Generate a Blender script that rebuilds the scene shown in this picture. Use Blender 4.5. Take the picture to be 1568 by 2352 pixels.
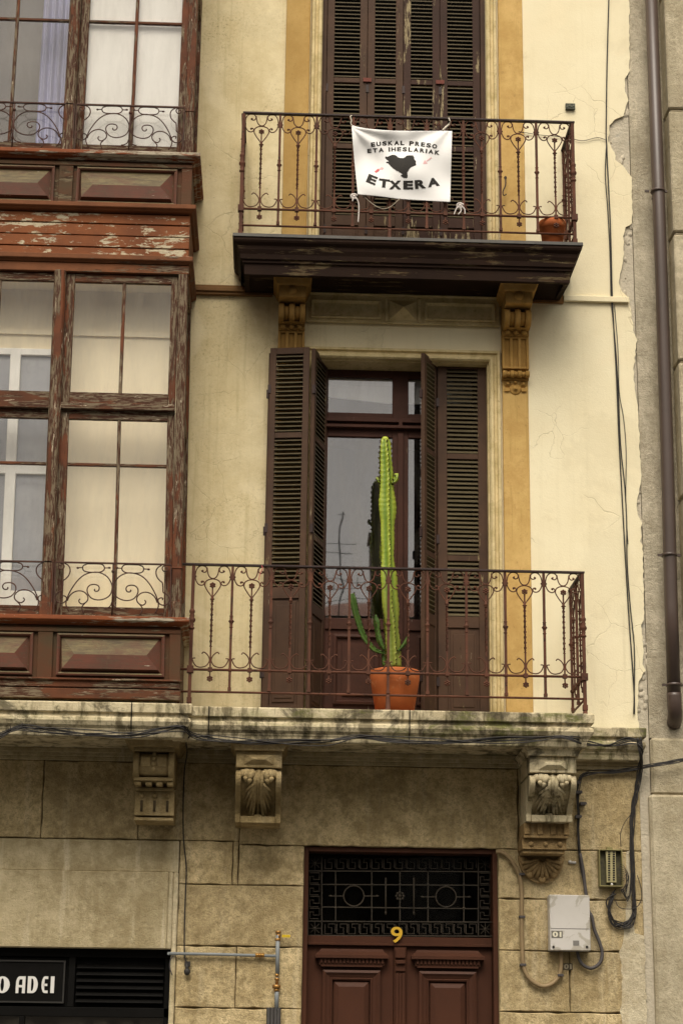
import bpy, bmesh, math, random
from mathutils import Vector, Matrix
from math import sin, cos, pi, radians as R
random.seed(7)
scene = bpy.context.scene
for o in list(bpy.data.objects): bpy.data.objects.remove(o)

# ------------------------------------------------------------------ camera
AX = [(0.99913936, -0.03967646, 0.01209596), (0.02256808, 0.27531053, -0.96109042), (0.03480252, 0.96053625, 0.27596901)]
CAM = (0.0, -14.5, 1.6)
FOC = 4357.66
cam_d = bpy.data.cameras.new('camera'); cam = bpy.data.objects.new('camera', cam_d)
scene.collection.objects.link(cam); scene.camera = cam
cam_d.sensor_fit = 'VERTICAL'; cam_d.sensor_height = 36; cam_d.lens = FOC / 2352 * 36
cam_d.clip_start = .1; cam_d.clip_end = 500
m = Matrix.Identity(4)
for i in range(3):
    m[i][0] = AX[0][i]; m[i][1] = -AX[1][i]; m[i][2] = -AX[2][i]; m[i][3] = CAM[i]
cam.matrix_world = m

# ------------------------------------------------------------------ world, sun, exposure
SUN_EL, SUN_AZ = 55, -8           # degrees above horizon, degrees to the right of straight-on
w = bpy.data.worlds.new("World"); scene.world = w; w.use_nodes = True
nt = w.node_tree; bg = nt.nodes['Background']
sky = nt.nodes.new('ShaderNodeTexSky'); sky.sky_type = 'NISHITA'; sky.sun_disc = False
sky.sun_elevation = R(SUN_EL); sky.sun_rotation = R(180 - SUN_AZ); sky.air_density = 1.0; sky.dust_density = 3.0
hs = nt.nodes.new('ShaderNodeHueSaturation'); hs.inputs['Saturation'].default_value = .18
tc = nt.nodes.new('ShaderNodeTexCoord'); nz = nt.nodes.new('ShaderNodeTexNoise')
nz.inputs['Scale'].default_value = 2.2; nz.inputs['Detail'].default_value = 5
mr = nt.nodes.new('ShaderNodeMapRange'); mr.inputs[1].default_value = .3; mr.inputs[2].default_value = .7
mr.inputs[3].default_value = .6; mr.inputs[4].default_value = 1.4
mx = nt.nodes.new('ShaderNodeMix'); mx.data_type = 'RGBA'; mx.blend_type = 'MULTIPLY'; mx.inputs[0].default_value = 1
cb = nt.nodes.new('ShaderNodeCombineColor')
nt.links.new(tc.outputs['Generated'], nz.inputs['Vector']); nt.links.new(nz.outputs['Fac'], mr.inputs[0])
for k, g in enumerate((1.0, .925, .79)):
    mm = nt.nodes.new('ShaderNodeMath'); mm.operation = 'MULTIPLY'; mm.inputs[1].default_value = g
    nt.links.new(mr.outputs[0], mm.inputs[0]); nt.links.new(mm.outputs[0], cb.inputs[k])
nt.links.new(sky.outputs[0], hs.inputs['Color']); nt.links.new(hs.outputs[0], mx.inputs[6])
nt.links.new(cb.outputs[0], mx.inputs[7])
sz = nt.nodes.new('ShaderNodeSeparateXYZ'); nt.links.new(tc.outputs['Generated'], sz.inputs[0])      # overcast: the zenith is brighter than the horizon
gr0 = nt.nodes.new('ShaderNodeMapRange'); gr0.inputs[1].default_value = 0; gr0.inputs[2].default_value = 1; gr0.inputs[3].default_value = .5; gr0.inputs[4].default_value = 2.2
nt.links.new(sz.outputs[2], gr0.inputs[0]); vm = nt.nodes.new('ShaderNodeVectorMath'); vm.operation = 'SCALE'
nt.links.new(mx.outputs[2], vm.inputs[0]); nt.links.new(gr0.outputs[0], vm.inputs['Scale']); nt.links.new(vm.outputs[0], bg.inputs['Color'])
bg.inputs['Strength'].default_value = .125
sd = bpy.data.lights.new('sun', 'SUN'); sd.energy = 1.5; sd.angle = R(38); sd.color = (1, .94, .84)
sun = bpy.data.objects.new('sun', sd); scene.collection.objects.link(sun)
sdir = Vector((sin(R(SUN_AZ)) * cos(R(SUN_EL)), -cos(R(SUN_AZ)) * cos(R(SUN_EL)), sin(R(SUN_EL))))
sun.rotation_euler = sdir.to_track_quat('Z', 'Y').to_euler()
vs = scene.view_settings; vs.view_transform = 'Standard'; vs.look = 'None'; vs.exposure = .2; vs.gamma = 1
vs.use_curve_mapping = False

# ------------------------------------------------------------------ measuring: photo point -> world point on the plane y = Y
def P(px, py, Y=0.0):
    d = [AX[0][i] * (px - 784) + AX[1][i] * (py - 1176) + AX[2][i] * FOC for i in range(3)]
    t = (Y - CAM[1]) / d[1]
    return Vector((CAM[0] + t * d[0], Y, CAM[2] + t * d[2]))
def ZZ(py, Y=0.0, px=1000): return P(px, py, Y).z
def XX(px, Y=0.0, py=1000): return P(px, py, Y).x

# ------------------------------------------------------------------ mesh helpers
class MB:
    def __init__(s): s.v = []; s.f = []; s.smooth = []
    def add(s, vs_, fs, sm=False):
        n = len(s.v); s.v += [tuple(q) for q in vs_]
        for f in fs: s.f.append([i + n for i in f]); s.smooth.append(sm)
        return s
    def box(s, x0, x1, y0, y1, z0, z1):
        return s.add([(x0,y0,z0),(x1,y0,z0),(x1,y1,z0),(x0,y1,z0),(x0,y0,z1),(x1,y0,z1),(x1,y1,z1),(x0,y1,z1)],
                     [(0,3,2,1),(4,5,6,7),(0,1,5,4),(1,2,6,5),(2,3,7,6),(3,0,4,7)])
    def prism(s, poly, fn, lo, hi, sm=False):      # poly of (a,b); fn(a,b,h)
        n = len(poly)
        s.add([fn(a, b, lo) for a, b in poly] + [fn(a, b, hi) for a, b in poly], [list(range(n))[::-1], list(range(n, 2 * n))])
        k = len(s.v) - 2 * n
        for i in range(n):
            j = (i + 1) % n; s.f.append([k + i, k + j, k + n + j, k + n + i]); s.smooth.append(sm)
        return s
    def tube(s, pts, r, n=6, closed=False, cap=True, squash=None):
        pts = [Vector(q) for q in pts]; N = len(pts)
        rs = r if isinstance(r, (list, tuple)) else [r] * N
        up = None; rings = []
        for i, p in enumerate(pts):
            a = pts[(i - 1) % N] if (closed or i > 0) else p
            b = pts[(i + 1) % N] if (closed or i < N - 1) else p
            t = (b - a)
            if t.length < 1e-9: t = Vector((0, 0, 1))
            t.normalize()
            if up is None:
                up = Vector((0, 1, 0)) if abs(t.y) < .9 else Vector((1, 0, 0))
            up = (up - t * up.dot(t)); up.normalize(); q = t.cross(up)
            rings.append([p + (up * cos(2 * pi * k / n + pi / n) + q * sin(2 * pi * k / n + pi / n)) * rs[i] for k in range(n)])
        k0 = len(s.v)
        for rr in rings: s.v += [tuple(q) for q in rr]
        for i in range(N if closed else N - 1):
            j = (i + 1) % N
            for k in range(n):
                l = (k + 1) % n
                s.f.append([k0 + i * n + k, k0 + i * n + l, k0 + j * n + l, k0 + j * n + k]); s.smooth.append(n > 4)
        if cap and not closed:
            s.f.append([k0 + k for k in range(n)][::-1]); s.smooth.append(False)
            s.f.append([k0 + (N - 1) * n + k for k in range(n)]); s.smooth.append(False)
        return s
    def lathe(s, prof, c=(0, 0, 0), n=12, axis='z'):
        k0 = len(s.v); c = Vector(c)
        for r, h in prof:
            for k in range(n):
                a = 2 * pi * k / n
                q = (r * cos(a), r * sin(a), h) if axis == 'z' else ((r * cos(a), -h, r * sin(a)) if axis == 'y' else (h, r * cos(a), r * sin(a)))
                s.v.append(tuple(c + Vector(q)))
        for i in range(len(prof) - 1):
            for k in range(n):
                l = (k + 1) % n; s.f.append([k0 + i * n + k, k0 + i * n + l, k0 + (i + 1) * n + l, k0 + (i + 1) * n + k]); s.smooth.append(True)
        for i, rv in ((0, True), (len(prof) - 1, False)):
            if prof[i][0] > 1e-5:
                ff = [k0 + i * n + k for k in range(n)]; s.f.append(ff[::-1] if rv else ff); s.smooth.append(False)
        return s
    def ball(s, c, rx, ry=None, rz=None, n=10, m_=6):
        ry = ry or rx; rz = rz or rx; k0 = len(s.v); c = Vector(c)
        for i in range(m_ + 1):
            t = pi * i / m_
            for k in range(n):
                a = 2 * pi * k / n
                s.v.append((c.x + rx * sin(t) * cos(a), c.y + ry * sin(t) * sin(a), c.z + rz * cos(t)))
        for i in range(m_):
            for k in range(n):
                l = (k + 1) % n; s.f.append([k0 + i * n + k, k0 + (i + 1) * n + k, k0 + (i + 1) * n + l, k0 + i * n + l]); s.smooth.append(True)
        return s
    def sweep(s, path, prof, fn, closed=False, capend=True):
        # path (a,b) polyline, prof (offset to the left of travel, h); mitred corners
        N = len(path); M_ = len(prof); k0 = len(s.v)
        for i in range(N):
            p = Vector(path[i])
            d1 = (p - Vector(path[i - 1])).normalized() if (closed or i > 0) else None
            d2 = (Vector(path[(i + 1) % N]) - p).normalized() if (closed or i < N - 1) else None
            if d1 is None: d1 = d2
            if d2 is None: d2 = d1
            n1 = Vector((-d1.y, d1.x)); n2 = Vector((-d2.y, d2.x)); b = (n1 + n2)
            b = b / max(.2, (1 + n1.dot(n2)))
            for o, h in prof: q = p + b * o; s.v.append(tuple(fn(q.x, q.y, h)))
        for i in range(N if closed else N - 1):
            j = (i + 1) % N
            for k in range(M_):
                l = (k + 1) % M_
                s.f.append([k0 + i * M_ + k, k0 + j * M_ + k, k0 + j * M_ + l, k0 + i * M_ + l]); s.smooth.append(False)
        if not closed and capend:
            s.f.append([k0 + k for k in range(M_)]); s.smooth.append(False)
            s.f.append([k0 + (N - 1) * M_ + k for k in range(M_)][::-1]); s.smooth.append(False)
        return s
    def mirror_x(s, cx):
        n = len(s.v); fs = list(s.f); sm = list(s.smooth)
        s.v += [(2 * cx - x, y, z) for x, y, z in s.v]
        for f, q in zip(fs, sm): s.f.append([i + n for i in f][::-1]); s.smooth.append(q)
        return s
    def build(s, name, mat, parent=None, origin=None, bevel=0, fix=True):
        me = bpy.data.meshes.new(name); o3 = Vector(origin) if origin is not None else Vector((0, 0, 0))
        me.from_pydata([tuple(Vector(q) - o3) for q in s.v], [], s.f)
        me.polygons.foreach_set('use_smooth', s.smooth)
        if fix:
            bm = bmesh.new(); bm.from_mesh(me); bmesh.ops.recalc_face_normals(bm, faces=bm.faces[:]); bm.to_mesh(me); bm.free()
        me.materials.append(mat); me.update()
        ob = bpy.data.objects.new(name, me); scene.collection.objects.link(ob)
        if parent is not None: ob.parent = parent; ob.location = o3 - wloc(parent)
        else: ob.location = o3
        if bevel:
            b = ob.modifiers.new('b', 'BEVEL'); b.width = bevel; b.segments = 1; b.limit_method = 'ANGLE'; b.angle_limit = R(40)
        return ob
def wloc(o):
    v = Vector(o.location)
    while o.parent: o = o.parent; v += Vector(o.location)
    return v
def tag(o, label=None, cat=None, group=None, kind=None):
    if label: o['label'] = label
    if cat: o['category'] = cat
    if group: o['group'] = group
    if kind: o['kind'] = kind
    return o
def empty(name, loc, label=None, cat=None, group=None, kind=None):
    o = bpy.data.objects.new(name, None); scene.collection.objects.link(o); o.location = loc; o.empty_display_size = .1
    return tag(o, label, cat, group, kind)
def copy_part(o, dx=0, dy=0, dz=0, rz=None, parent='same'):
    c = o.copy(); scene.collection.objects.link(c); c.parent = o.parent if parent == 'same' else parent
    if parent != 'same': c.location = wloc(o) - wloc(parent)
    c.location = Vector(c.location) + Vector((dx, dy, dz))
    if rz is not None: c.rotation_euler = (0, 0, rz)
    return c
def smooth(pts, k=4, closed=False):
    pts = [Vector(p) for p in pts]; out = []; N = len(pts)
    for i in range(N if closed else N - 1):
        if closed: p0, p1, p2, p3 = pts[i - 1], pts[i], pts[(i + 1) % N], pts[(i + 2) % N]
        else: p1, p2 = pts[i], pts[i + 1]; p0 = pts[i - 1] if i else p1 * 2 - p2; p3 = pts[i + 2] if i + 2 < N else p2 * 2 - p1
        for j in range(k):
            t = j / k
            out.append(.5 * ((2 * p1) + (p2 - p0) * t + (2 * p0 - 5 * p1 + 4 * p2 - p3) * t * t + (3 * p1 - p0 - 3 * p2 + p3) * t ** 3))
    if not closed: out.append(pts[-1])
    return out
XZ = lambda a, b, h: (a, -h, b)      # wall-plane drawings, h = how far out from the wall
XY = lambda a, b, h: (a, b, h)       # plan drawings, h = height
YZ = lambda a, b, h: (h, a, b)       # side drawings, h = x

# ------------------------------------------------------------------ material helpers
class G:
    def __init__(s, name, rough=.8, metal=0, spec=.3):
        s.m = bpy.data.materials.new(name); s.m.use_nodes = True; s.t = s.m.node_tree; s.b = s.t.nodes['Principled BSDF']
        s.b.inputs['Roughness'].default_value = rough; s.b.inputs['Metallic'].default_value = metal
        s.b.inputs['Specular IOR Level'].default_value = spec
        g = s.t.nodes.new('ShaderNodeNewGeometry'); s.geo = g; s.pos = g.outputs['Position']
        sp = s.t.nodes.new('ShaderNodeSeparateXYZ'); s.l(s.pos, sp.inputs[0]); s.x, s.y, s.z = sp.outputs
    def l(s, a, b): s.t.links.new(a, b)
    def put(s, sock, v):
        if isinstance(v, (int, float)): sock.default_value = v
        elif isinstance(v, tuple): sock.default_value = v if len(v) != 3 or sock.type == 'VECTOR' else v + (1,)
        else: s.l(v, sock)
    def vec(s, sx, sy, sz, off=(0, 0, 0)):
        n = s.t.nodes.new('ShaderNodeMapping'); s.l(s.pos, n.inputs[0]); n.inputs['Scale'].default_value = (sx, sy, sz)
        n.inputs['Location'].default_value = off; return n.outputs[0]
    def noise(s, scale, detail=4, rough=.6, dist=0, v=None):
        n = s.t.nodes.new('ShaderNodeTexNoise'); s.l(v or s.pos, n.inputs['Vector'])
        for k, q in (('Scale', scale), ('Detail', detail), ('Roughness', rough), ('Distortion', dist)): n.inputs[k].default_value = q
        return n.outputs['Fac']
    def vor(s, scale, feature='DISTANCE_TO_EDGE', v=None):
        n = s.t.nodes.new('ShaderNodeTexVoronoi'); n.feature = feature; s.l(v or s.pos, n.inputs['Vector']); n.inputs['Scale'].default_value = scale
        return n.outputs['Distance']
    def warp(s, scale, amt, v=None):
        n = s.t.nodes.new('ShaderNodeTexNoise'); s.l(v or s.pos, n.inputs['Vector']); n.inputs['Scale'].default_value = scale; n.inputs['Detail'].default_value = 4
        a = s.t.nodes.new('ShaderNodeVectorMath'); a.operation = 'SUBTRACT'; s.l(n.outputs['Color'], a.inputs[0]); a.inputs[1].default_value = (.5, .5, .5)
        b = s.t.nodes.new('ShaderNodeVectorMath'); b.operation = 'SCALE'; s.l(a.outputs[0], b.inputs[0]); b.inputs['Scale'].default_value = amt
        c = s.t.nodes.new('ShaderNodeVectorMath'); c.operation = 'ADD'; s.l(v or s.pos, c.inputs[0]); s.l(b.outputs[0], c.inputs[1]); return c.outputs[0]
    def st(s, f, a, b, lo=0., hi=1.):
        n = s.t.nodes.new('ShaderNodeMapRange'); s.put(n.inputs[0], f)
        n.inputs[1].default_value = a; n.inputs[2].default_value = b; n.inputs[3].default_value = lo; n.inputs[4].default_value = hi; return n.outputs[0]
    def ma(s, op, a, b=0.):
        n = s.t.nodes.new('ShaderNodeMath'); n.operation = op; s.put(n.inputs[0], a); s.put(n.inputs[1], b); return n.outputs[0]
    def mix(s, f, a, b):
        n = s.t.nodes.new('ShaderNodeMix'); n.data_type = 'RGBA'; s.put(n.inputs[0], f); s.put(n.inputs[6], a); s.put(n.inputs[7], b); return n.outputs[2]
    def out(s, col, height=None, bump=.3, dist=.01, rough=None):
        s.put(s.b.inputs['Base Color'], col)
        if rough is not None: s.put(s.b.inputs['Roughness'], rough)
        if height is not None:
            n = s.t.nodes.new('ShaderNodeBump'); n.inputs['Strength'].default_value = bump; n.inputs['Distance'].default_value = dist
            s.put(n.inputs['Height'], height); s.l(n.outputs[0], s.b.inputs['Normal'])
        return s.m
def mottle(name, a, b, scale=6, c=None, fine=60, rough=.8, bump=.2, dist=.006, metal=0, streak=0, contrast=(.35, .65), spec=.3):
    g = G(name, rough, metal, spec)
    n1 = g.noise(scale, 6, .65); n2 = g.noise(fine, 3)
    col = g.mix(g.st(n1, *contrast), a, b)
    if streak:
        n3 = g.noise(1, 5, .6, 0, g.vec(14, 14, .8)); col = g.mix(g.ma('MULTIPLY', g.st(n3, .52, .72), streak), col, c or tuple(q * .5 for q in b))
    elif c: col = g.mix(g.st(g.noise(scale * 2.3, 6, .7, .5), .58, .66), col, c)
    return g.out(col, g.ma('ADD', g.ma('MULTIPLY', n1, .6), g.ma('MULTIPLY', n2, .4)), bump, dist)

def wood(name, paint, paint2, under, bare, horiz=False, peel=.5, grey=.5, chips=(.62, .55, .45), chip=.5, rough=.6, bump=.5, spec=.10):
    # peel: share of paint gone; grey: share of weathered bare wood in what is gone
    g = G(name, rough, 0, spec)
    k = (1, 8, 8) if horiz else (8, 8, 1)
    if name == 'bay_board_flaking': k = (2.8, 8, 9)
    v = g.vec(*k); vf = g.vec(*(q * 3 for q in k))
    big = g.noise(1.3, 4, .6, 0, g.vec(1.2, 1.2, 1.2))
    base = g.mix(g.st(g.noise(2.5, 5, .7), .35, .65), paint, paint2)
    a = g.noise(2.2, 8, .72, .3, v)
    gone = g.st(g.ma('ADD', a, g.ma('MULTIPLY', big, .6)), 1.02 - .5 * peel, 1.05 - .5 * peel)
    sub = g.mix(g.st(g.noise(3.2, 6, .7, 0, vf), .58 - .25 * grey, .66 - .25 * grey), under, bare)
    col = g.mix(gone, base, sub)
    ch = g.ma('MULTIPLY', g.st(g.noise(5, 6, .75, .4, v), .69 - .12 * chip, .71 - .12 * chip), g.st(g.ma('ADD', a, g.ma('MULTIPLY', big, .6)), .96 - .5 * peel, 1.0 - .5 * peel))
    col = g.mix(ch, col, chips)
    h = g.ma('SUBTRACT', g.ma('MULTIPLY', g.noise(5, 5, .7, 0, vf), .5), g.ma('MULTIPLY', gone, .8))
    h = g.ma('ADD', h, g.ma('MULTIPLY', ch, .8))
    return g.out(col, h, bump, .006)

def M_plaster():
    g = G('cream_plaster', .9, 0, .15)
    big = g.noise(.9, 6, .6, .1); med = g.noise(3.0, 8, .78, .15); fine = g.noise(90, 4, .6)
    col = g.mix(g.st(g.noise(1.6, 5, .6), .35, .65), (.85, .768, .545), (.80, .705, .48))
    left = g.st(g.x, 1.0, -.35)                                     # damp dirt towards the glazed bay, with some of its shade painted in
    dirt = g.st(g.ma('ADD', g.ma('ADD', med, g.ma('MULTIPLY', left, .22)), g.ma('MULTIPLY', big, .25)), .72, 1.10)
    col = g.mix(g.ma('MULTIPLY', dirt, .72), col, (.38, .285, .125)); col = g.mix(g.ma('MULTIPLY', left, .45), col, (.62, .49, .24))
    str_ = g.st(g.noise(1, 6, .65, 0, g.vec(16, 16, .55)), .53, .72)
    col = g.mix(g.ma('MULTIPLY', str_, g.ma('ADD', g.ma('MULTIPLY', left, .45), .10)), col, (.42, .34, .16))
    # soot blotches of fine specks
    sp = g.ma('MULTIPLY', g.st(g.noise(42, 6, .8), .52, .64), g.st(g.noise(1.5, 6, .75, .2, g.vec(1, 1, 1.4, (3, 0, 1))), .44, .66))
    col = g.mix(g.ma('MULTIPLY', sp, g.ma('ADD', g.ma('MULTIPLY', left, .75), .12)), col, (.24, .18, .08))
    ru = g.ma('MULTIPLY', g.st(g.noise(1, 6, .7, 0, g.vec(9, 9, .35, (2, 2, 2))), .56, .70), g.st(g.noise(.8, 3, .5, 0, g.vec(1, 1, 1, (4, 4, 4))), .42, .6))
    col = g.mix(g.ma('MULTIPLY', ru, .32), col, (.50, .42, .25))
    col = g.mix(g.ma('MULTIPLY', g.st(g.noise(1.1, 5, .65, .2, g.vec(1, 1, 1, (6, 1, 3))), .55, .60), .22), col, (.60, .52, .34))
    # repaired paler patches
    pt = g.st(g.noise(1.1, 3, .5, .8, g.vec(1, 1, 1, (9, 2, 4))), .60, .63)
    col = g.mix(g.ma('MULTIPLY', pt, .3), col, (.86, .75, .52))
    wv = g.warp(5, .16); cr = g.st(g.vor(1.25, v=wv), .006, .0015)
    cr = g.ma('MULTIPLY', cr, g.st(g.noise(.8, 2, .5, 0, g.vec(1, 1, 1, (5, 5, 5))), .56, .62))
    wv2 = g.warp(8, .1); cr2 = g.ma('MULTIPLY', g.st(g.vor(3.1, v=wv2), .010, .002), g.st(g.noise(.9, 2, .5, 0, g.vec(1, 1, 1, (1, 7, 2))), .57, .62))
    cr = g.ma('MAXIMUM', cr, cr2)
    col = g.mix(g.ma('MULTIPLY', cr, .33), col, (.36, .29, .16))
    pk = g.st(g.vor(2.3, 'F1', g.warp(3, .5)), .030, .022)
    col = g.mix(g.ma('MULTIPLY', pk, .7), col, (.22, .17, .10))
    h = g.ma('ADD', g.ma('MULTIPLY', fine, .35), g.ma('MULTIPLY', med, .9)); h = g.ma('SUBTRACT', h, g.ma('MULTIPLY', cr, .6))
    return g.out(col, h, .35, .012)
def M_ochre(name='ochre_paint', a=(.58, .385, .14), b=(.48, .30, .10), d=(.30, .18, .05)):
    g = G(name, .85, 0, .2)
    n = g.noise(3, 8, .78, .3); col = g.mix(g.st(n, .40, .60), a, b); col = g.mix(g.ma('MULTIPLY', g.st(g.noise(1.6, 7, .75, .2, g.vec(1, 1, .7, (3, 3, 3))), .50, .62), .4), col, tuple(min(1, q * 1.25 + .04) for q in a))
    col = g.mix(g.ma('MULTIPLY', g.st(g.noise(1, 6, .7, 0, g.vec(18, 18, 1.2)), .55, .7), .5), col, d)
    col = g.mix(g.ma('MULTIPLY', g.st(g.noise(30, 4, .7), .60, .68), .35), col, (.24, .14, .05))
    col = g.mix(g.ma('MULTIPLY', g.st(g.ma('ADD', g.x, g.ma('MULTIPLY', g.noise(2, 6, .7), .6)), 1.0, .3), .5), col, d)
    return g.out(col, g.ma('ADD', n, g.ma('MULTIPLY', g.noise(70, 3), .5)), .3, .006)
def M_trim():
    g = G('cream_trim', .88, 0, .15)
    n = g.noise(6, 7, .7, .4); col = g.mix(g.st(n, .42, .68), (.68, .555, .31), (.46, .36, .17))
    col = g.mix(g.ma('MULTIPLY', g.st(g.noise(25, 4, .7), .58, .68), .5), col, (.26, .19, .08))
    return g.out(col, g.ma('ADD', n, g.ma('MULTIPLY', g.noise(60, 3), .6)), .35, .006)
def M_cornice():
    g = G('weathered_stone', .92, 0, .15)
    n = g.noise(5, 7, .7, .5)
    col = g.mix(g.st(n, .35, .65), (.68, .59, .40), (.48, .40, .25))
    s1 = g.noise(1, 6, .7, 0, g.vec(9, 9, 1.6)); col = g.mix(g.ma('MULTIPLY', g.st(s1, .49, .60), .85), col, (.13, .105, .06))
    s2 = g.noise(2.0, 6, .75, .8); col = g.mix(g.ma('MULTIPLY', g.st(s2, .54, .62), .75), col, (.05, .042, .028))
    ms = g.ma('MULTIPLY', g.st(g.noise(2.6, 7, .8, .5, g.vec(1, 1, 2.5, (4, 1, 0))), .50, .62), g.st(g.x, -.6, .9, .25, 1))
    ms = g.ma('MULTIPLY', ms, g.st(g.z, 3.80, 3.90, .35, 1))
    col = g.mix(g.ma('MULTIPLY', ms, .75), col, (.13, .14, .03))
    col = g.mix(g.st(g.noise(55, 5, .8), .60, .70, 0, .5), col, (.10, .085, .05))
    return g.out(col, g.ma('ADD', n, g.ma('MULTIPLY', g.noise(60, 4, .7), .7)), .5, .012)
def M_stone(name='rough_stone', a=(.70, .56, .325), b=(.56, .43, .225), d=(.25, .18, .085), pit=.7, light=.5, spec=.1):
    g = G(name, .95, 0, spec)
    isl = g.geo.outputs['Random Per Island']
    n = g.noise(1.6, 6, .65, .1); f = g.noise(34, 5, .75, .2); ff = g.noise(95, 3, .7); md = g.noise(9, 6, .75)
    col = g.mix(g.st(g.ma('ADD', n, g.ma('MULTIPLY', md, .7)), .74, .96), tuple(q * 1.1 for q in a), tuple(q * .85 for q in b))
    col = g.mix(g.ma('MULTIPLY', g.st(isl, .1, .9), .45), col, tuple(q * .62 for q in b))
    dk = g.ma('ADD', g.noise(.9, 7, .75, .2, g.vec(1, 1, 1, (2, 2, 6))), g.ma('MULTIPLY', md, .35))
    col = g.mix(g.ma('MULTIPLY', g.st(dk, .66, .82), .55), col, d)
    st_ = g.noise(1, 7, .7, 0, g.vec(11, 11, .8))
    col = g.mix(g.ma('MULTIPLY', g.st(st_, .53, .70), .35), col, d)
    col = g.mix(g.ma('MULTIPLY', g.st(g.noise(1, 6, .65, 0, g.vec(7, 7, .6, (5, 5, 5))), .55, .70), light * .8), col, (.78, .69, .50))
    col = g.mix(g.ma('MULTIPLY', g.st(f, .50, .58), pit * .65), col, tuple(q * .40 for q in b))
    hb = g.st(g.vor(.9, 'F1', g.warp(2, .6)), .05, .035); col = g.mix(g.ma('MULTIPLY', hb, .7), col, tuple(q * .3 for q in d)); col = g.mix(g.ma('MULTIPLY', g.st(ff, .53, .62), pit * .5), col, tuple(q * .45 for q in b))
    return g.out(col, g.ma('ADD', g.ma('MULTIPLY', f, -1.3), g.ma('ADD', md, g.ma('MULTIPLY', ff, -.5))), .75, .014)
def M_glass(name, refl=1.0, tint=(1, 1, 1)):
    m_ = bpy.data.materials.new(name); m_.use_nodes = True; t = m_.node_tree; t.nodes.clear()
    o = t.nodes.new('ShaderNodeOutputMaterial'); a = t.nodes.new('ShaderNodeBsdfTransparent'); b = t.nodes.new('ShaderNodeBsdfGlossy')
    gg = t.nodes.new('ShaderNodeNewGeometry'); dt = t.nodes.new('ShaderNodeVectorMath'); dt.operation = 'DOT_PRODUCT'
    t.links.new(gg.outputs['Normal'], dt.inputs[0]); t.links.new(gg.outputs['Incoming'], dt.inputs[1])
    def mth(op, a_, b_=0.):
        n_ = t.nodes.new('ShaderNodeMath'); n_.operation = op
        for i_, q_ in enumerate((a_, b_)):
            if isinstance(q_, (int, float)): n_.inputs[i_].default_value = q_
            else: t.links.new(q_, n_.inputs[i_])
        return n_
    sch = mth('POWER', mth('SUBTRACT', 1., mth('ABSOLUTE', dt.outputs['Value']).outputs[0]).outputs[0], 5.)
    f = mth('ADD', mth('MULTIPLY', sch.outputs[0], .9).outputs[0], .045)
    k = t.nodes.new('ShaderNodeMath'); k.operation = 'MULTIPLY'; k.inputs[1].default_value = refl; k.use_clamp = True; x = t.nodes.new('ShaderNodeMixShader')
    a.inputs[0].default_value = tint + (1,); b.inputs['Roughness'].default_value = .015; b.inputs['Color'].default_value = (.95, .95, 1, 1)
    geo = t.nodes.new('ShaderNodeNewGeometry'); nz_ = t.nodes.new('ShaderNodeTexNoise'); nz_.inputs['Scale'].default_value = 3; nz_.inputs['Detail'].default_value = 1
    bp = t.nodes.new('ShaderNodeBump'); bp.inputs['Strength'].default_value = .05; bp.inputs['Distance'].default_value = .01
    t.links.new(geo.outputs['Position'], nz_.inputs['Vector']); t.links.new(nz_.outputs['Fac'], bp.inputs['Height']); t.links.new(bp.outputs[0], b.inputs['Normal'])
    t.links.new(f.outputs[0], k.inputs[0]); t.links.new(k.outputs[0], x.inputs[0]); t.links.new(a.outputs[0], x.inputs[1]); t.links.new(b.outputs[0], x.inputs[2])
    df = t.nodes.new('ShaderNodeBsdfDiffuse'); df.inputs[0].default_value = (.42, .38, .30, 1); gm = t.nodes.new('ShaderNodeTexNoise'); gm.inputs['Scale'].default_value = 1; gm.inputs['Detail'].default_value = 6; gm.inputs['Roughness'].default_value = .7
    mp = t.nodes.new('ShaderNodeMapping'); mp.inputs['Scale'].default_value = (7, 7, 1.6); t.links.new(geo.outputs['Position'], mp.inputs[0]); t.links.new(mp.outputs[0], gm.inputs['Vector'])
    gr_ = t.nodes.new('ShaderNodeMapRange'); gr_.inputs[1].default_value = .42; gr_.inputs[2].default_value = .75; gr_.inputs[4].default_value = .07 if refl > .2 else .004; t.links.new(gm.outputs['Fac'], gr_.inputs[0])
    x2 = t.nodes.new('ShaderNodeMixShader'); t.links.new(gr_.outputs[0], x2.inputs[0]); t.links.new(x.outputs[0], x2.inputs[1]); t.links.new(df.outputs[0], x2.inputs[2])
    t.links.new(x2.outputs[0], o.inputs[0]); return m_
def M_panelwood():
    g = G('raised_panel_paint', .65)
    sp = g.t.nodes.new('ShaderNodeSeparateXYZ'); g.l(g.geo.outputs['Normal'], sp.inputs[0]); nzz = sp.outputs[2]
    v = g.vec(1.5, 8, 9)
    red = g.mix(g.st(g.noise(3, 6, .7), .4, .62), (.125, .040, .022), (.085, .034, .020))
    olive = g.mix(g.st(g.noise(3, 7, .75, .3, v), .4, .65), (.17, .13, .058), (.09, .066, .034))
    n = g.noise(6, 6, .7, .6)
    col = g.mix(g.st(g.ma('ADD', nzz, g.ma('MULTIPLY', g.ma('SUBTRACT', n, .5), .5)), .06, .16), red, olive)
    ch = g.st(g.noise(5, 7, .8, .5, v), .50, .62); col = g.mix(g.ma('MULTIPLY', ch, .75), col, (.075, .05, .028)); col = g.mix(g.ma('MULTIPLY', g.st(g.noise(3, 6, .75, .3, g.vec(1, 1, 2, (8, 1, 1))), .48, .62), .6), col, (.11, .045, .025))
    ch = g.st(g.noise(9, 6, .7, .5, g.vec(1.5, 8, 9, (3, 3, 3))), .68, .70); col = g.mix(ch, col, (.5, .45, .36))
    return g.out(col, g.noise(4, 5, .7, 0, g.vec(2, 20, 30)), .3, .005)

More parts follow.
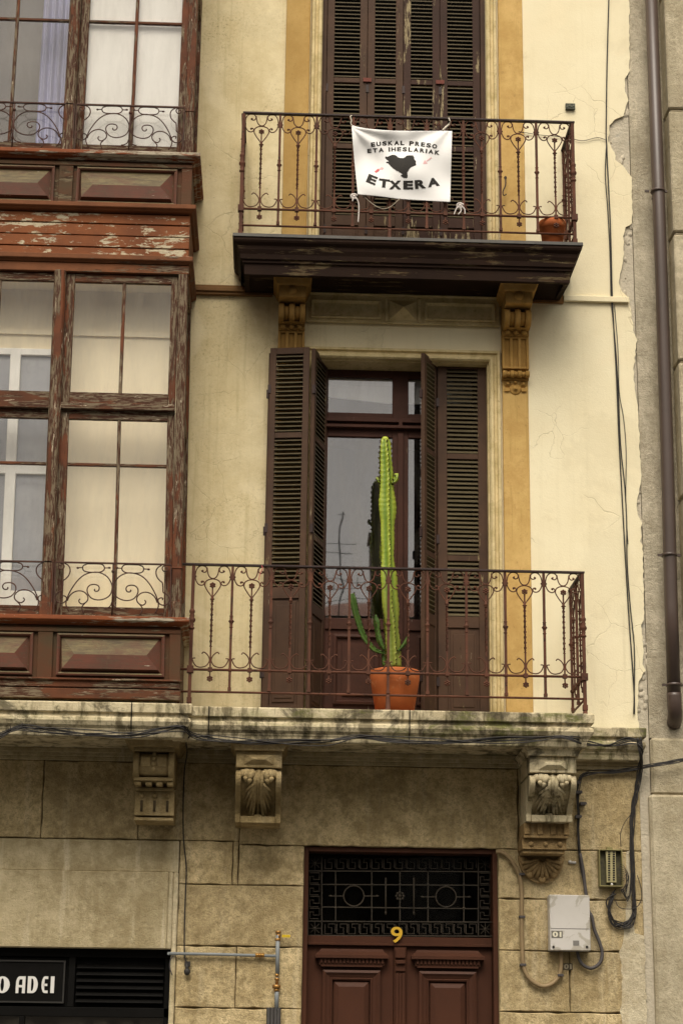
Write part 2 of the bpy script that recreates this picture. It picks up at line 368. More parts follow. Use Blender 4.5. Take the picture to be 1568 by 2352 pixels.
ROT = dict(under=(.062, .026, .015), bare=(.175, .135, .088))
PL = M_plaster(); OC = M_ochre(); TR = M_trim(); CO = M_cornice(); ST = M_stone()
OCD = M_ochre('ochre_carving', (.46, .27, .08), (.36, .205, .055), (.20, .115, .035))
BROWNBAND = M_ochre('brown_band_paint', (.30, .16, .06), (.22, .11, .04), (.12, .065, .03))
ST_R = M_stone('lintel_render', (.70, .59, .38), (.58, .475, .28), (.28, .21, .10), .22, .9)
MORTAR = mottle('grey_mortar', (.56, .50, .39), (.44, .39, .30), 7, (.42, .39, .32), 45, .95, .7, .03)
W_V = wood('bay_wood_vertical', (.165, .056, .026), (.080, .033, .019), peel=.55, grey=.45, chip=.6, chips=(.50, .42, .31), **ROT)
W_H = wood('bay_wood_horizontal', (.135, .050, .024), (.080, .034, .019), horiz=True, peel=.50, grey=.45, chip=.6, chips=(.50, .42, .31), **ROT)
W_TRIM = wood('bay_trim_paint', (.205, .078, .033), (.125, .050, .024), horiz=True, peel=.22, grey=.5, chip=.3, **ROT)
W_BOARD = wood('bay_board_flaking', (.25, .086, .032), (.16, .056, .024), (.14, .06, .03), (.50, .43, .30), True, .34, .95, (.56, .50, .38), .9)
W_DARK = wood('balcony_wood_dark', (.026, .014, .009), (.018, .010, .007), (.06, .036, .018), (.10, .075, .04), True, .30, .5, (.26, .21, .13), .3, .75, .6, .08)
W_SHUT = wood('shutter_paint', (.092, .052, .033), (.060, .036, .025), (.04, .024, .015), (.26, .20, .11), False, .12, .5, (.45, .38, .27), .45, .55, .3)
W_SHUTF = wood('shutter_paint_flaking', (.060, .032, .024), (.045, .026, .02), (.05, .03, .02), (.30, .24, .14), False, .26, .7, (.45, .38, .25), .6, .6, .4)
W_SLAT = wood('louvre_slat_paint', (.115, .092, .052), (.090, .070, .040), (.05, .03, .02), (.2, .16, .1), True, .05, .5, (.3, .26, .2), .1, .5, .2)
W_FRENCH = wood('french_window_paint', (.078, .033, .023), (.052, .025, .018), (.04, .022, .016), (.32, .26, .17), False, .10, .6, (.5, .46, .40), .5, .5, .3)
W_DOOR = wood('door_paint', (.080, .033, .020), (.064, .028, .018), (.04, .02, .014), (.1, .07, .05), False, .02, .3, (.12, .08, .05), .0, .38, .15)
IRON = mottle('rust_painted_iron', (.130, .052, .031), (.072, .033, .022), 5, (.040, .020, .015), 70, .7, .3, .002, spec=.15)
IRON_D = mottle('dark_iron', (.040, .020, .018), (.028, .017, .015), 9, (.07, .035, .025), 70, .55, .3, .002)
IRON_G = mottle('brown_grille_iron', (.085, .032, .018), (.045, .020, .014), 9, (.03, .016, .012), 70, .65, .3, .002)
IRON_O = mottle('dark_old_iron', (.055, .042, .028), (.035, .028, .02), 9, None, 70, .6, .2, .002)
GL = M_glass('window_glass', 3.0); GLB = M_glass('bay_glass', .8); GLD = M_glass('dark_door_glass', .12)
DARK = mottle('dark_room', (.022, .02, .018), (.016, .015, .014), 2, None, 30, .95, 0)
ROOM = mottle('bay_room_plaster', (.86, .755, .53), (.82, .71, .49), 1.5, None, 30, .9, .1, streak=0)
WHITE = mottle('white_window_paint', (.78, .76, .70), (.72, .70, .64), 3, None, 40, .5, .05)
BLIND = mottle('white_blind_cloth', (.68, .66, .61), (.65, .63, .58), 2, None, 80, .85, .05)
LILAC = mottle('lilac_curtain_cloth', (.42, .42, .58), (.36, .36, .50), 3, None, 80, .8, .05)
TERRA = mottle('terracotta', (.50, .135, .035), (.38, .10, .028), 5, (.50, .20, .08), 60, .75, .08, .002)
CLOTH = mottle('white_banner_cloth', (.87, .86, .85), (.83, .82, .81), 3, None, 120, .85, .08, .001)
INK = mottle('black_ink', (.028, .024, .02), (.022, .02, .018), 5, None, 80, .8, 0)
PINK = mottle('faded_red_ink', (.78, .50, .50), (.74, .44, .45), 5, None, 80, .8, 0); RED = mottle('red_ink', (.62, .14, .15), (.58, .12, .13), 5, None, 80, .8, 0)
BLACK = mottle('black_shopfront_paint', (.008, .0075, .007), (.006, .0055, .005), 3, None, 60, .6, .05, spec=.05)
LETTER = mottle('white_lettering', (.75, .73, .70), (.72, .70, .67), 3, None, 60, .5, 0)
PLAST = mottle('grey_white_plastic', (.60, .58, .56), (.55, .53, .51), 2, (.42, .39, .33), 50, .5, .05)
CABLE = mottle('black_cable', (.024, .021, .020), (.035, .031, .028), 8, None, 60, .55, .1)
CABLE_G = mottle('grey_hose', (.085, .075, .075), (.065, .058, .058), 8, None, 60, .6, .1)
TAN = mottle('tan_conduit', (.30, .215, .115), (.24, .17, .09), 6, None, 60, .5, .05)
GREYP = mottle('grey_pipe_paint', (.26, .28, .29), (.21, .23, .24), 6, None, 60, .45, .05)
BRASS = mottle('brass', (.45, .25, .07), (.30, .15, .05), 12, None, 60, .4, .05, metal=.7)
GOLD = mottle('gold_number_paint', (.72, .45, .045), (.66, .40, .04), 6, None, 60, .4, .05)
YELLOW = mottle('yellow_tag', (.85, .60, .02), (.8, .56, .02), 6, None, 60, .5, .0)
DPIPE = mottle('brown_downpipe_paint', (.078, .052, .042), (.062, .042, .034), 3, None, 40, .38, .06, spec=.5)
NSTONE = M_stone('neighbour_stone', (.66, .58, .42), (.57, .49, .34), (.36, .30, .19), .35, .6)
NREND = M_stone('neighbour_render', (.62, .55, .42), (.54, .475, .35), (.30, .25, .17), .3, .5)
KHAKI = mottle('khaki_plastic', (.27, .235, .10), (.20, .175, .075), 6, None, 60, .5, .05)
ASPH = mottle('asphalt', (.05, .05, .048), (.04, .04, .038), 3, None, 90, .9, .4)
PAVE = mottle('pavement_slabs', (.16, .15, .135), (.12, .115, .10), 3, None, 50, .9, .3)
OPP = mottle('opposite_plaster', (.22, .19, .15), (.18, .155, .12), 1, None, 30, .9, .2)
TILE = mottle('roof_tile', (.28, .12, .07), (.2, .09, .055), 4, None, 30, .9, .5)
def M_cactus():
    g = G('cactus_skin', .5, 0, .4)
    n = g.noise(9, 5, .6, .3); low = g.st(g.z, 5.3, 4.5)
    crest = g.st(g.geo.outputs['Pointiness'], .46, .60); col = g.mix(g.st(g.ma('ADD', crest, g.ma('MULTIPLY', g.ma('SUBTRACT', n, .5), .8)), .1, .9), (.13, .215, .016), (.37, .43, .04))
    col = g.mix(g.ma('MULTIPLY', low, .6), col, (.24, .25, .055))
    return g.out(col, g.noise(1, 3, .5, 0, g.vec(8, 8, 45)), .4, .006)
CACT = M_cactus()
CACT2 = mottle('cactus_dark_skin', (.045, .105, .015), (.075, .14, .018), 14, (.12, .14, .02), 60, .5, .2)
SPINE = mottle('cactus_spines', (.035, .022, .012), (.10, .07, .02), 60, None, 90, .7, 0, contrast=(.48, .55))

# =================================================================== GROUND
g_ = MB(); g_.box(-60, 60, -80, 60, -.3, 0); tag(g_.build('road', ASPH), kind='structure')
g_ = MB(); g_.box(-30, 30, -2.2, .2, .004, .13); tag(g_.build('pavement', PAVE), kind='structure')

# =================================================================== TOWNHOUSE
H = empty('townhouse', (0, 0, 0), 'old cream plastered house with ochre pilasters, two iron balconies and a peeling timber bay', 'house')
TOP = 11.6
WX0, WX1 = .31, 1.71
wz0, wz1 = 4.05, 7.06; uz0 = 7.86
b = MB()
b.box(-5.2, WX0, 0, .3, 3.83, TOP); b.box(WX0, WX1, 0, .3, wz1, uz0); b.box(WX0, WX1, 0, .3, 3.83, wz0)
b.box(WX1, 2.35, 0, .3, 3.83, TOP)
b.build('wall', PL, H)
b = MB(); b.box(2.35, 2.925, .003, .3, 3.83, TOP); b.box(2.84, 2.925, 0.003, .3, 0, 3.83); b.build('party_wall_strip', MORTAR, H)
# plaster skin with its broken right edge
jag = [(1443.8,-60),(1443.8,0),(1444.5,162),(1433.7,180),(1433.7,202),(1441,230),(1432,266),(1410,275),(1399,288),(1396,324),(1410,349),(1412,367),(1426,378),
 (1441,396),(1451,407),(1451,511),(1437,522),(1430,540),(1432,583),(1425,619),(1421,648),(1426,670),(1446,689),(1445,697),(1454,759),(1461,781),(1454,847),(1454,873),
 (1463,926),(1468,1005),(1468,1049),(1472,1093),(1465,1133),(1461,1173),(1472,1203),(1470,1243),(1475,1252),(1479,1424),(1471,1436),(1477,1480),(1475,1524),(1481,1540),(1465,1564),(1464,1644),(1466,1672)]
def rough_line(pts, amp=.006, step=.03):
    out = []
    for a, c in zip(pts, pts[1:]):
        n = max(1, int((c - a).length / step))
        for i in range(n):
            q = a.lerp(c, i / n); q = q + Vector((random.uniform(-amp, amp), 0, random.uniform(-amp, amp) * .5)) if i or out else q; out.append(q)
    out.append(pts[-1]); return out
jl = rough_line([P(x, y, -.018) for x, y in jag])
poly = [(2.025, jl[0].z)] + [(q.x, q.z) for q in jl] + [(2.025, jl[-1].z)]
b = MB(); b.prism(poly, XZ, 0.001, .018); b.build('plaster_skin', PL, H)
# loose mortar lumps in the gap
b = MB()
for i in range(70):
    k = random.randrange(6, len(jl) - 2); q = jl[k]
    r = random.uniform(.008, .026); b.ball((q.x + random.uniform(.004, .07), .004, q.z + random.uniform(-.02, .02)), r, .010, r * random.uniform(.8, 2.2), 7, 4)
b.build('mortar_rubble', MORTAR, H)['kind'] = 'stuff'

# pilasters, bands, surrounds
for x0, x1 in ((0, .205), (1.818, 2.028)):
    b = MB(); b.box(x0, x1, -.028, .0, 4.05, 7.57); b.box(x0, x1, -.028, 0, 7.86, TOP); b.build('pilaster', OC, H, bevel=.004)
prof = [(0, 0), (0, .035), (.012, .05), (.03, .05), (.036, .04), (.042, .032), (.06, .032), (.066, .055), (.085, .055), (.09, .045), (.095, 0)]
for z0, z1 in ((4.05, 7.06), (7.86, TOP)):
    b = MB(); b.sweep([(WX1, z0), (WX1, z1), (WX0 - .016, z1), (WX0 - .016, z0)] if z1 < 8 else [(WX1, z0), (WX1, z1), (WX1 + .001, z1 + .001)], [(-o, h) for o, h in prof], XZ)
    if z1 > 8: b.mirror_x((WX0 + WX1) / 2)
    b.build('window_surround', TR, H)
b = MB(); b.box(-.72, -.06, -.035, 0, 7.585, 7.67); b.box(-.72, -.06, -.05, -.035, 7.61, 7.645); b.build('string_band', BROWNBAND, H, bevel=.004); b = MB(); b.box(2.06, 2.33, -.04, -.019, 7.585, 7.66); b.build('string_band', BROWNBAND, H, bevel=.004)
b = MB(); b.box(2.33, 2.87, -.050, -.019, 7.605, 7.655); b.build('string_band', PL, H, bevel=.004)
# frieze with two sunk panels and a pointed block
b = MB()
b.box(.215, 1.80, -.03, 0, 7.375, 7.66)
fr = [(0, .03), (0, .05), (.012, .055), (.022, .045), (.03, .036), (.03, .03)]
for x0, x1 in ((.25, .83), (1.185, 1.765)):
    b.sweep([(x0, 7.40), (x0, 7.565), (x1, 7.565), (x1, 7.40)], [(-o, h) for o, h in fr], XZ, closed=True)
b.box(.86, .885, -.045, -.03, 7.385, 7.585); b.box(1.13, 1.155, -.045, -.03, 7.385, 7.585)
b.box(.215, 1.80, -.075, -.03, 7.60, 7.64); b.box(.215, 1.80, -.1, -.03, 7.64, 7.665); b.box(.215, 1.80, -.042, -.03, 7.365, 7.38)
b.build('frieze', TR, H, bevel=.003)
b = MB(); x0, x1, z0, z1 = .89, 1.125, 7.395, 7.575; cx, cz = (x0 + x1) / 2, (z0 + z1) / 2
b.add([(x0, -.031, z0), (x1, -.031, z0), (x1, -.031, z1), (x0, -.031, z1), (cx, -.12, cz)], [(0, 1, 4), (1, 2, 4), (2, 3, 4), (3, 0, 4), (3, 2, 1, 0)])
b.build('pointed_block', TR, H)
# window reveals
b = MB()
for z0, z1 in ((4.05, 7.06),):
    b.box(WX0 - .02, WX0 + .001, .001, .299, z0, z1); b.box(WX1 - .012, WX1 + .02, .001, .299, z0, z1); b.box(WX0 + .001, WX1 - .012, .001, .299, z1 - .012, z1 + .02)
b.build('reveal', TR, H)

# =================================================================== BALCONY RAILINGS
def iron_set(parent, zt, zl, zb, W, n, x0, Y, name_group=None):
    """zt top rail, zl knob rail, zb bottom rail; one of each piece built at x0, then copied"""
    S = (zt - zl) / 1752.0
    axis = lambda y: 413 - (y - 290) * .0315
    kx = W / .296 * .000472
    def Q(x, y, dy=0): return ((x - axis(y)) * kx, dy, zt - (y - 68) * S)
    # scrollwork of one bay, centred on x=0
    left = [
     [(262,150),(247,162),(252,182),(280,190),(308,172),(318,135),(300,97),(255,80),(205,86),(160,130),(136,200),(129,270),(145,340),(180,393),(225,410),(262,398),(275,370),(262,344),(238,340),(230,356)],
     [(322,112),(330,180),(345,240),(375,281),(412,293)],
     [(413,300),(350,312),(300,345),(283,395),(290,435),(330,510),(385,590),(405,628)],
     [(236,1558),(262,1530),(300,1550),(338,1595),(356,1650),(345,1700),(300,1758),(212,1782),(143,1762),(100,1700),(86,1640),(130,1632)]]
    sc = MB()
    sd_ = MB()
    for ci, c in enumerate(left):
        pts = smooth([Q(*q) for q in c], 3)
        for sg in (1, -1): (sd_ if ci == 3 else sc).tube([(p.x * sg, p.y, p.z) for p in pts], .0048, 5)
    for sx in (-1, 1):
        for q in (Q(245, 168), Q(236, 350)): sc.ball((q[0] * -sx, 0, q[2]), .0095, n=7, m_=4)
        q = Q(135, 262); sc.ball((q[0] * sx, 0, q[2]), .009, n=6, m_=4)
    # twisted bar
    tb = MB()
    zz_ = lambda y: zt - (y - 68) * S
    def rosette(zc, r):
        for k in range(6):
            a = k * pi / 3 + pi / 6; tb.ball((r * .66 * cos(a), -.008, zc + r * .66 * sin(a)), r * .40, .007, r * .40, 6, 4)
        tb.ball((0, -.012, zc), r * .34, .010, r * .34, 6, 4)
    rosette(zz_(410), .0235); rosette(zz_(1970), .0235)
    tb.box(-.0055, .0055, -.0055, .0055, zz_(690), zz_(430)); tb.box(-.006, .006, -.006, .006, zz_(1790), zz_(1440)); tb.box(-.005, .005, -.005, .005, zz_(1945), zz_(1850))
    tb.lathe([(.008, zz_(690)), (.012, zz_(672)), (.009, zz_(660)), (.020, zz_(642)), (.010, zz_(625)), (.011, zz_(600)), (.007, zz_(585))], n=8)
    N = 40; k0 = len(tb.v)
    for i in range(N + 1):
        t = i / N; a = t * 2 * pi * 4.2; zc = zz_(1440) + (zz_(690) - zz_(1440)) * t
        for k in range(4):
            r = (.0115, .0075)[k % 2]
            tb.v.append((r * cos(a + k * pi / 2), r * sin(a + k * pi / 2), zc))
    for i in range(N):
        for k in range(4):
            l = (k + 1) % 4; tb.f.append([k0 + i * 4 + k, k0 + i * 4 + l, k0 + i * 4 + 4 + l, k0 + i * 4 + 4 + k]); tb.smooth.append(False)
    tb.box(-.016, .016, -.018, .018, zz_(1850), zz_(1785))
    # plain bar
    pb = MB(); zb_ = zb
    pb.box(-.0095, .0095, -.0095, .0095, zb_ + .012, zt - .004)
    pb.lathe([(.011, zz_(1120)), (.016, zz_(1108)), (.011, zz_(1095)), (.012, zz_(1040)), (.021, zz_(1012)), (.021, zz_(1000)), (.012, zz_(980)), (.012, zz_(930)), (.015, zz_(918)), (.010, zz_(905))], n=8)
    pb.ball((0, 0, zl), .018, n=10, m_=6); pb.box(-.013, .013, -.013, .013, zb_ + .012, zb_ + .035)
    qz = zz_(268); pb.box(-.014, .014, -.011, .011, qz - .02, qz + .02)
    return sc, tb, pb, sd_
def corner_post(zt, zl, zf):
    cp = MB(); zz_ = lambda y: zt - (y - 68) * (zt - zl) / 1752.0
    cp.box(-.0125, .0125, -.0125, .0125, zf + .05, zt - .004)
    cp.lathe([(.013, zz_(1165)), (.022, zz_(1145)), (.022, zz_(1125)), (.014, zz_(1105)), (.018, zz_(1075)), (.014, zz_(1050)), (.026, zz_(1015)), (.026, zz_(985)), (.017, zz_(950)), (.020, zz_(925)), (.015, zz_(895)), (.021, zz_(870)), (.021, zz_(840)), (.013, zz_(810))], n=10)
    cp.box(-.024, .024, -.024, .024, zl - .026, zl + .026); cp.box(-.018, .018, -.018, .018, zf + .05, zf + .09)
    cp.lathe([(.030, zf), (.030, zf + .012), (.018, zf + .03), (.016, zf + .05)], n=10)
    return cp
def railing(parent, zt, zl, zb, zf, x0, x1, n, Y, sides, ext=None):
    W = (x1 - x0) / n
    sc, tb, pb, sd_ = iron_set(parent, zt, zl, zb, W, n, x0, Y)
    r = MB()
    lft = x0 - (ext or 0)
    r.box(lft - .005, x1 + .018, Y - .018, Y + .018, zt - .004, zt + .012)
    for sx in sides: r.box(sx - .018, sx + .018, Y + .018, -.0, zt - .004, zt + .012)
    r.build('handrail', IRON_D, parent, bevel=.003)
    r = MB()
    r.tube([(lft, Y, zl), (x1, Y, zl)], .0095, 8); r.tube([(lft, Y, zb), (x1, Y, zb)], .0085, 8)
    for sx in sides: r.tube([(sx, Y, zl), (sx, 0, zl)], .0095, 8); r.tube([(sx, Y, zb), (sx, 0, zb)], .0085, 8)
    r.build('lower_rails', IRON, parent)
    s0 = sc.build('upper_scroll', IRON, parent, origin=(0, 0, 0)); d0 = sd_.build('lower_scroll', IRON, parent, origin=(0, 0, 0)); t0 = tb.build('twisted_bar', IRON, parent, origin=(0, 0, 0)); p0 = pb.build('plain_bar', IRON, parent, origin=(0, 0, 0))
    c0 = corner_post(zt, zl, zf).build('corner_post', IRON, parent)
    first = dict(s=s0, t=t0, p=p0, c=c0, d=d0)
    def put(k, x, y, rz=0):
        o = first.get(k + 'u') and first[k].copy() or first[k]
        if first.get(k + 'u'): scene.collection.objects.link(o); o.parent = parent
        first[k + 'u'] = True
        o.location = Vector((x, y, 0)) - wloc(parent); o.rotation_euler = (0, 0, rz)
    for i in range(n):
        put('s', x0 + W * (i + .5), Y); put('d', x0 + W * (i + .5), Y); put('t', x0 + W * (i + .5), Y)
        if i: put('p', x0 + W * i, Y)
    put('c', x0, Y); put('c', x1, Y)
    for sx in sides:
        ns = 2; w_ = -Y / ns; rz = pi / 2 if sx > 1 else -pi / 2
        for i in range(ns):
            put('s', sx, Y + w_ * (i + .5), rz); put('d', sx, Y + w_ * (i + .5), rz); put('t', sx, Y + w_ * (i + .5), rz)
            if i: put('p', sx, Y + w_ * i, rz)
        put('p', sx, -.02, rz)
    # two cast feet carrying the rail in the middle of the span
    f = MB(); xm = x0 + W * (n // 2)
    f.lathe([(.034, zf + .0), (.034, zf + .012), (.018, zf + .035), (.016, zb - .02), (.014, zb)], (xm, Y, 0), 10); f.build('rail_foot', IRON, parent)

# ---- upper balcony: timber slab
b = MB()
prof = [(.12, 7.845), (0, 7.845), (-.002, 7.80), (.006, 7.785), (.03, 7.765), (.034, 7.735), (.05, 7.70), (.055, 7.66), (.07, 7.655), (.07, 7.635), (.085, 7.63), (.088, 7.54), (.13, 7.54), (.13, 7.62)]
b.sweep([(-.376, 0), (-.376, -.66), (2.385, -.66), (2.385, 0)], prof, XY)
b.v = [(x, y, z + .075) if (y > -.2 and z < 7.66) else (x, y, z) for x, y, z in b.v]
BU = b.build('balcony', W_DARK, H, bevel=.003)
b = MB(); b.box(-.26, 2.27, -.55, -.001, 7.61, 7.838); b.build('soffit', W_DARK, BU)
b = MB(); b.sweep([(-.376, 0), (-.376, -.66), (2.385, -.66), (2.385, 0)], [(.135, 7.852), (-.008, 7.851), (-.010, 7.825), (-.004, 7.825), (-.002, 7.846), (.135, 7.847)], XY); b.box(-.243, 2.252, -.527, -.001, 7.842, 7.852)
b.build('lead_flashing', mottle('lead_sheet', (.085, .078, .068), (.05, .045, .04), 6, None, 50, .5, .15), BU)
railing(BU, 8.975, 8.13, 7.985, 7.852, -.330, 2.355, 9, -.52, (-.33, 2.355))

# ---- stone cornice and lower balcony
b = MB()
prof = [(.15, 4.052), (0, 4.05), (-.003, 4.04), (0, 3.978), (.022, 3.972), (.024, 3.950), (.006, 3.940), (.002, 3.915), (.016, 3.885), (.038, 3.865), (.040, 3.852), (.046, 3.848), (.050, 3.812), (.056, 3.804), (.14, 3.804), (.14, 3.84)]
path = [(-5.2, -.85), (-.572, -.85), (-.572, -.75), (2.374, -.75), (2.374, -.17), (2.872, -.17), (2.872, .0)]
b.sweep(path, prof, XY)
BL = b.build('balcony', CO, H, bevel=.004)
b = MB(); b.box(-5.2, -.70, -.72, -.001, 3.835, 4.045); b.box(-.70, 2.235, -.62, -.001, 3.835, 4.045); b.build('balcony_floor', CO, BL)
b = MB()      # joints, as narrow mortar fins slightly proud of nothing: dark filled grooves
JM = mottle('black_joint', (.035, .03, .02), (.05, .04, .03), 9, None, 40, .95, .1)
for x, y0 in ((-1.98, -.855), (-1.01, -.855), (-.455, -.755), (1.012, -.755)):
    b = MB(); b.sweep([(x, y0 + .0), (x + .009, y0 + .0)], [(o - .002, z) for o, z in prof[1:-2]], XY); b.build('joint_mortar', JM, BL)
railing(BL, 5.152, 4.352, 4.185, 4.05, -.604, 2.335, 10, -.60, (2.335,), ext=.115)
b = MB()
mp = [(0, 0), (-.02, 3.745)]
for x0, x1 in ((-5.2, 2.86),):
    b.box(x0, x1, -.045, 0, 3.775, 3.834); b.box(x0, x1, -.075, -.045, 3.80, 3.834); b.box(x0, x1, -.03, 0, 3.745, 3.775)
b.build('bed_moulding', ST_R, H, bevel=.004)

# =================================================================== GROUND FLOOR STONEWORK
DX0, DX1, DZ = .277, 1.742, 3.13
def block(mb, x0, x1, z0, z1, y=-.0, g=.0022):
    """a dressed block whose arrises have worn unevenly"""
    step = .07; pts = []
    def side(ax, az, bx, bz, nx, nz):
        n = max(1, int(math.hypot(bx - ax, bz - az) / step))
        for i in range(n):
            t = i / n; e = g + (random.random() ** 3) * .009 if i else g
            pts.append((ax + (bx - ax) * t + nx * e + (g * (1 if nx == 0 else 0) * (1 if bx > ax else -1) if i == 0 else 0), az + (bz - az) * t + nz * e))
    side(x0, z0, x1, z0, 0, 1); side(x1, z0, x1, z1, -1, 0); side(x1, z1, x0, z1, 0, -1); side(x0, z1, x0, z0, 1, 0)
    mb.prism(pts, XZ, -.06, -y + random.uniform(.012, .015))
b = MB(); b.box(-5.2, -.66, .02, .3, 2.36, 3.83); b.box(-.66, DX0, .02, .3, 0, 3.83); b.box(DX0, DX1, .02, .3, DZ + .01, 3.83); b.box(DX1, 2.84, .02, .3, 0, 3.83)
b.build('ground_floor_wall', mottle('joint_mortar_dark', (.26, .20, .11), (.16, .12, .06), 9, None, 40, .95, .3), H)
b = MB()
for x0, x1, z0, z1 in ((-4.6,-3.2,3.155,3.745),(-3.2,-1.71,3.155,3.745),(-1.71,-.98,3.155,3.745),(-.98,-.215,3.155,3.745),(-.215,DX1+.16,DZ,3.745),(DX1+.16,2.84,DZ,3.745),
   (-.66,-.26,2.83,3.155),(-.26,-.215,2.83,3.155),(-.215,DX0,2.83,DZ),(-.66,DX0,2.38,2.83),(-.66,-.215,1.935,2.38),(-.215,DX0,1.935,2.38),(-.66,DX0,1.5,1.935),(-.66,-.2,.9,1.5),(-.2,DX0,.9,1.5),(-.66,DX0,0,.9),
   (DX1,2.84,2.76,DZ),(DX1,2.84,2.38,2.76),(DX1,2.27,1.935,2.38),(2.27,2.84,1.935,2.38),(DX1,2.84,1.5,1.935),(DX1,2.2,.9,1.5),(2.2,2.84,.9,1.5),(DX1,2.84,0,.9)):
    block(b, x0, x1, z0, z1)
b.build('stone_blocks', ST, H, bevel=.006)
pl = [(2.655, .3), (2.66, 1.6), (2.645, 1.95), (2.665, 2.2), (2.65, 2.38), (2.68, 2.46), (2.70, 2.60), (2.715, 2.9), (2.72, 3.12), (2.745, 3.14), (2.75, 2.7), (2.77, 2.52), (2.838, 2.50), (2.838, .3)]
pl = [(q.x, q.z) for q in rough_line([Vector((x, 0, z)) for x, z in pl], .008, .04)]
b = MB(); b.prism(pl, XZ, .010, .019); b.build('render_patch', M_stone('pale_render', (.74, .66, .48), (.66, .57, .40), (.45, .36, .22), .2, .6), H)
# shop lintel in smoother render
b = MB(); b.box(-5.2, -.665, -.022, .02, 2.915, 3.15); b.box(-5.2, -.735, -.045, .02, 2.352, 2.915); b.box(-.735, -.70, -.036, .02, 2.352, 2.915); b.box(-.70, -.662, -.024, .02, 0, 2.915)
b.box(-5.2, -.70, .02, .3, 2.352, 2.40)
b.build('shop_lintel', ST_R, H, bevel=.006)

# =================================================================== CORBELS
def s_curve(prof): return smooth([Vector((y, z, 0)) for y, z in prof], 4)
def acanthus(cx, w, zt, deep, zbot, tail, label):
    """carved stone bracket; cx centre, w width, zt top of cap"""
    hw = w / 2
    b = MB()
    b.sweep([(cx - hw - .045, 0), (cx - hw - .045, -deep - .07), (cx + hw + .045, -deep - .07), (cx + hw + .045, 0)], [(.0, zt), (0, zt - .012), (.02, zt - .03), (.03, zt - .055), (.03, zt - .065), (hw, zt - .065), (hw, zt)], XY)
    b.box(cx - hw, cx + hw, -deep - .005, 0, zt - .185, zt - .066)
    z1 = zt - .20; z0 = zbot
    def side(inset=0): # S outline front to wall
        h = z1 - z0
        pr = [(-deep + .03 + inset, z1), (-deep - .012 + inset, z1 - .10 * h), (-deep - .01 + inset, z1 - .24 * h), (-deep + .05 + inset, z1 - .42 * h), (-deep * .70 + inset, z1 - .62 * h), (-deep * .60 + inset, z1 - .80 * h), (-deep * .62 + inset, z0 + .045)]
        return [(q.x, q.y) for q in smooth([Vector((y, z, 0)) for y, z in pr], 4)]
    o = side(); i_ = side(.055)
    cap = [(-deep * .62, z0 + .004), (0, z0 + .004), (0, z1)]
    b.prism(o + cap, YZ, cx - hw, cx - hw + .04); b.prism(o + cap, YZ, cx + hw - .04, cx + hw)
    b.prism(i_ + cap, YZ, cx - hw + .04, cx + hw - .04)
    b.box(cx - hw + .04, cx + hw - .04, -deep * .66, -.02, z0 + .0, z0 + .05)
    ob = b.build('corbel', CO if tail else CORB, H, bevel=.004)
    if label: ob['label'] = label
    # raised tablet
    t = MB(); t.add([(cx - .11, -deep - .006, zt - .165), (cx + .11, -deep - .006, zt - .165), (cx + .11, -deep - .006, zt - .09), (cx - .11, -deep - .006, zt - .09),
                     (cx - .05, -deep - .045, zt - .132), (cx + .05, -deep - .045, zt - .132), (cx + .05, -deep - .045, zt - .122), (cx - .05, -deep - .045, zt - .122)],
                    [(0, 1, 5, 4), (1, 2, 6, 5), (2, 3, 7, 6), (3, 0, 4, 7), (4, 5, 6, 7), (3, 2, 1, 0)])
    t.build('tablet', CO if tail else CORB, ob)
    # leaf: lobes lie on the sunk face
    l = MB(); face = i_
    def on(u, v, lift): # u across -1..1, v down 0..1
        k = min(len(face) - 1, max(0, v * (len(face) - 1))); a = int(k); c = min(a + 1, len(face) - 1); f = k - a
        y = face[a][0] * (1 - f) + face[c][0] * f; z = face[a][1] * (1 - f) + face[c][1] * f
        return (cx + u * (hw - .045), y - lift, z)
    sp = [on(0, v / 12, .045 * (1 - v / 14)) for v in range(0, 12)]; l.tube(sp, [.020 - .001 * i for i in range(12)], 7)
    for sg in (-1, 1):
        l.tube([on(sg * (.16 + .05 * sin(v * .5)), v / 12, .035) for v in range(0, 9)], [.016] * 6 + [.012, .010, .006], 6)
        for (u0, v0, u1, v1, r, lf) in ((.35, .02, .55, .30, .030, .05), (.62, .02, .80, .26, .032, .05), (.90, .02, 1.0, .24, .026, .045), (.30, .05, .36, .24, .020, .055), (.48, .26, .60, .38, .020, .04), (.80, .22, .72, .34, .018, .05)):
            l.tube([on(sg * (u0 + (u1 - u0) * t / 4), v0 + (v1 - v0) * t / 4, lf * (1 - .3 * t / 4)) for t in range(5)], [r * .6, r, r, r * .75, r * .3], 7)
        for (u1, v1) in ((.80, .50), (.85, .64), (.75, .78), (.55, .90), (.35, .98)):
            l.tube([on(sg * (.12 + (u1 - .12) * t / 4), .34 + (v1 - .34) * t / 4, .022 + .012 * sin(t * .8)) for t in range(5)], [.014, .016, .014, .010, .003], 6)
    q = on(0, .97, .03); l.ball(q, .036, .03, .024); l.ball((q[0] - .018, q[1] - .02, q[2] - .004), .016); l.ball((q[0] + .018, q[1] - .02, q[2] - .004), .016)
    l.build('acanthus_leaf', CO if tail else CORB, ob)
    return ob
CORB = M_stone('corbel_stone', (.52, .40, .215), (.42, .31, .15), (.16, .115, .05), .25, .2)
acanthus(-.078, .335, 3.815, .60, 3.25, False, 'grey carved bracket with acanthus leaf left of the front door')
cR = acanthus(2.085, .345, 3.815, .60, 3.295, True, 'mossy white carved bracket with a shell below, right of the front door')
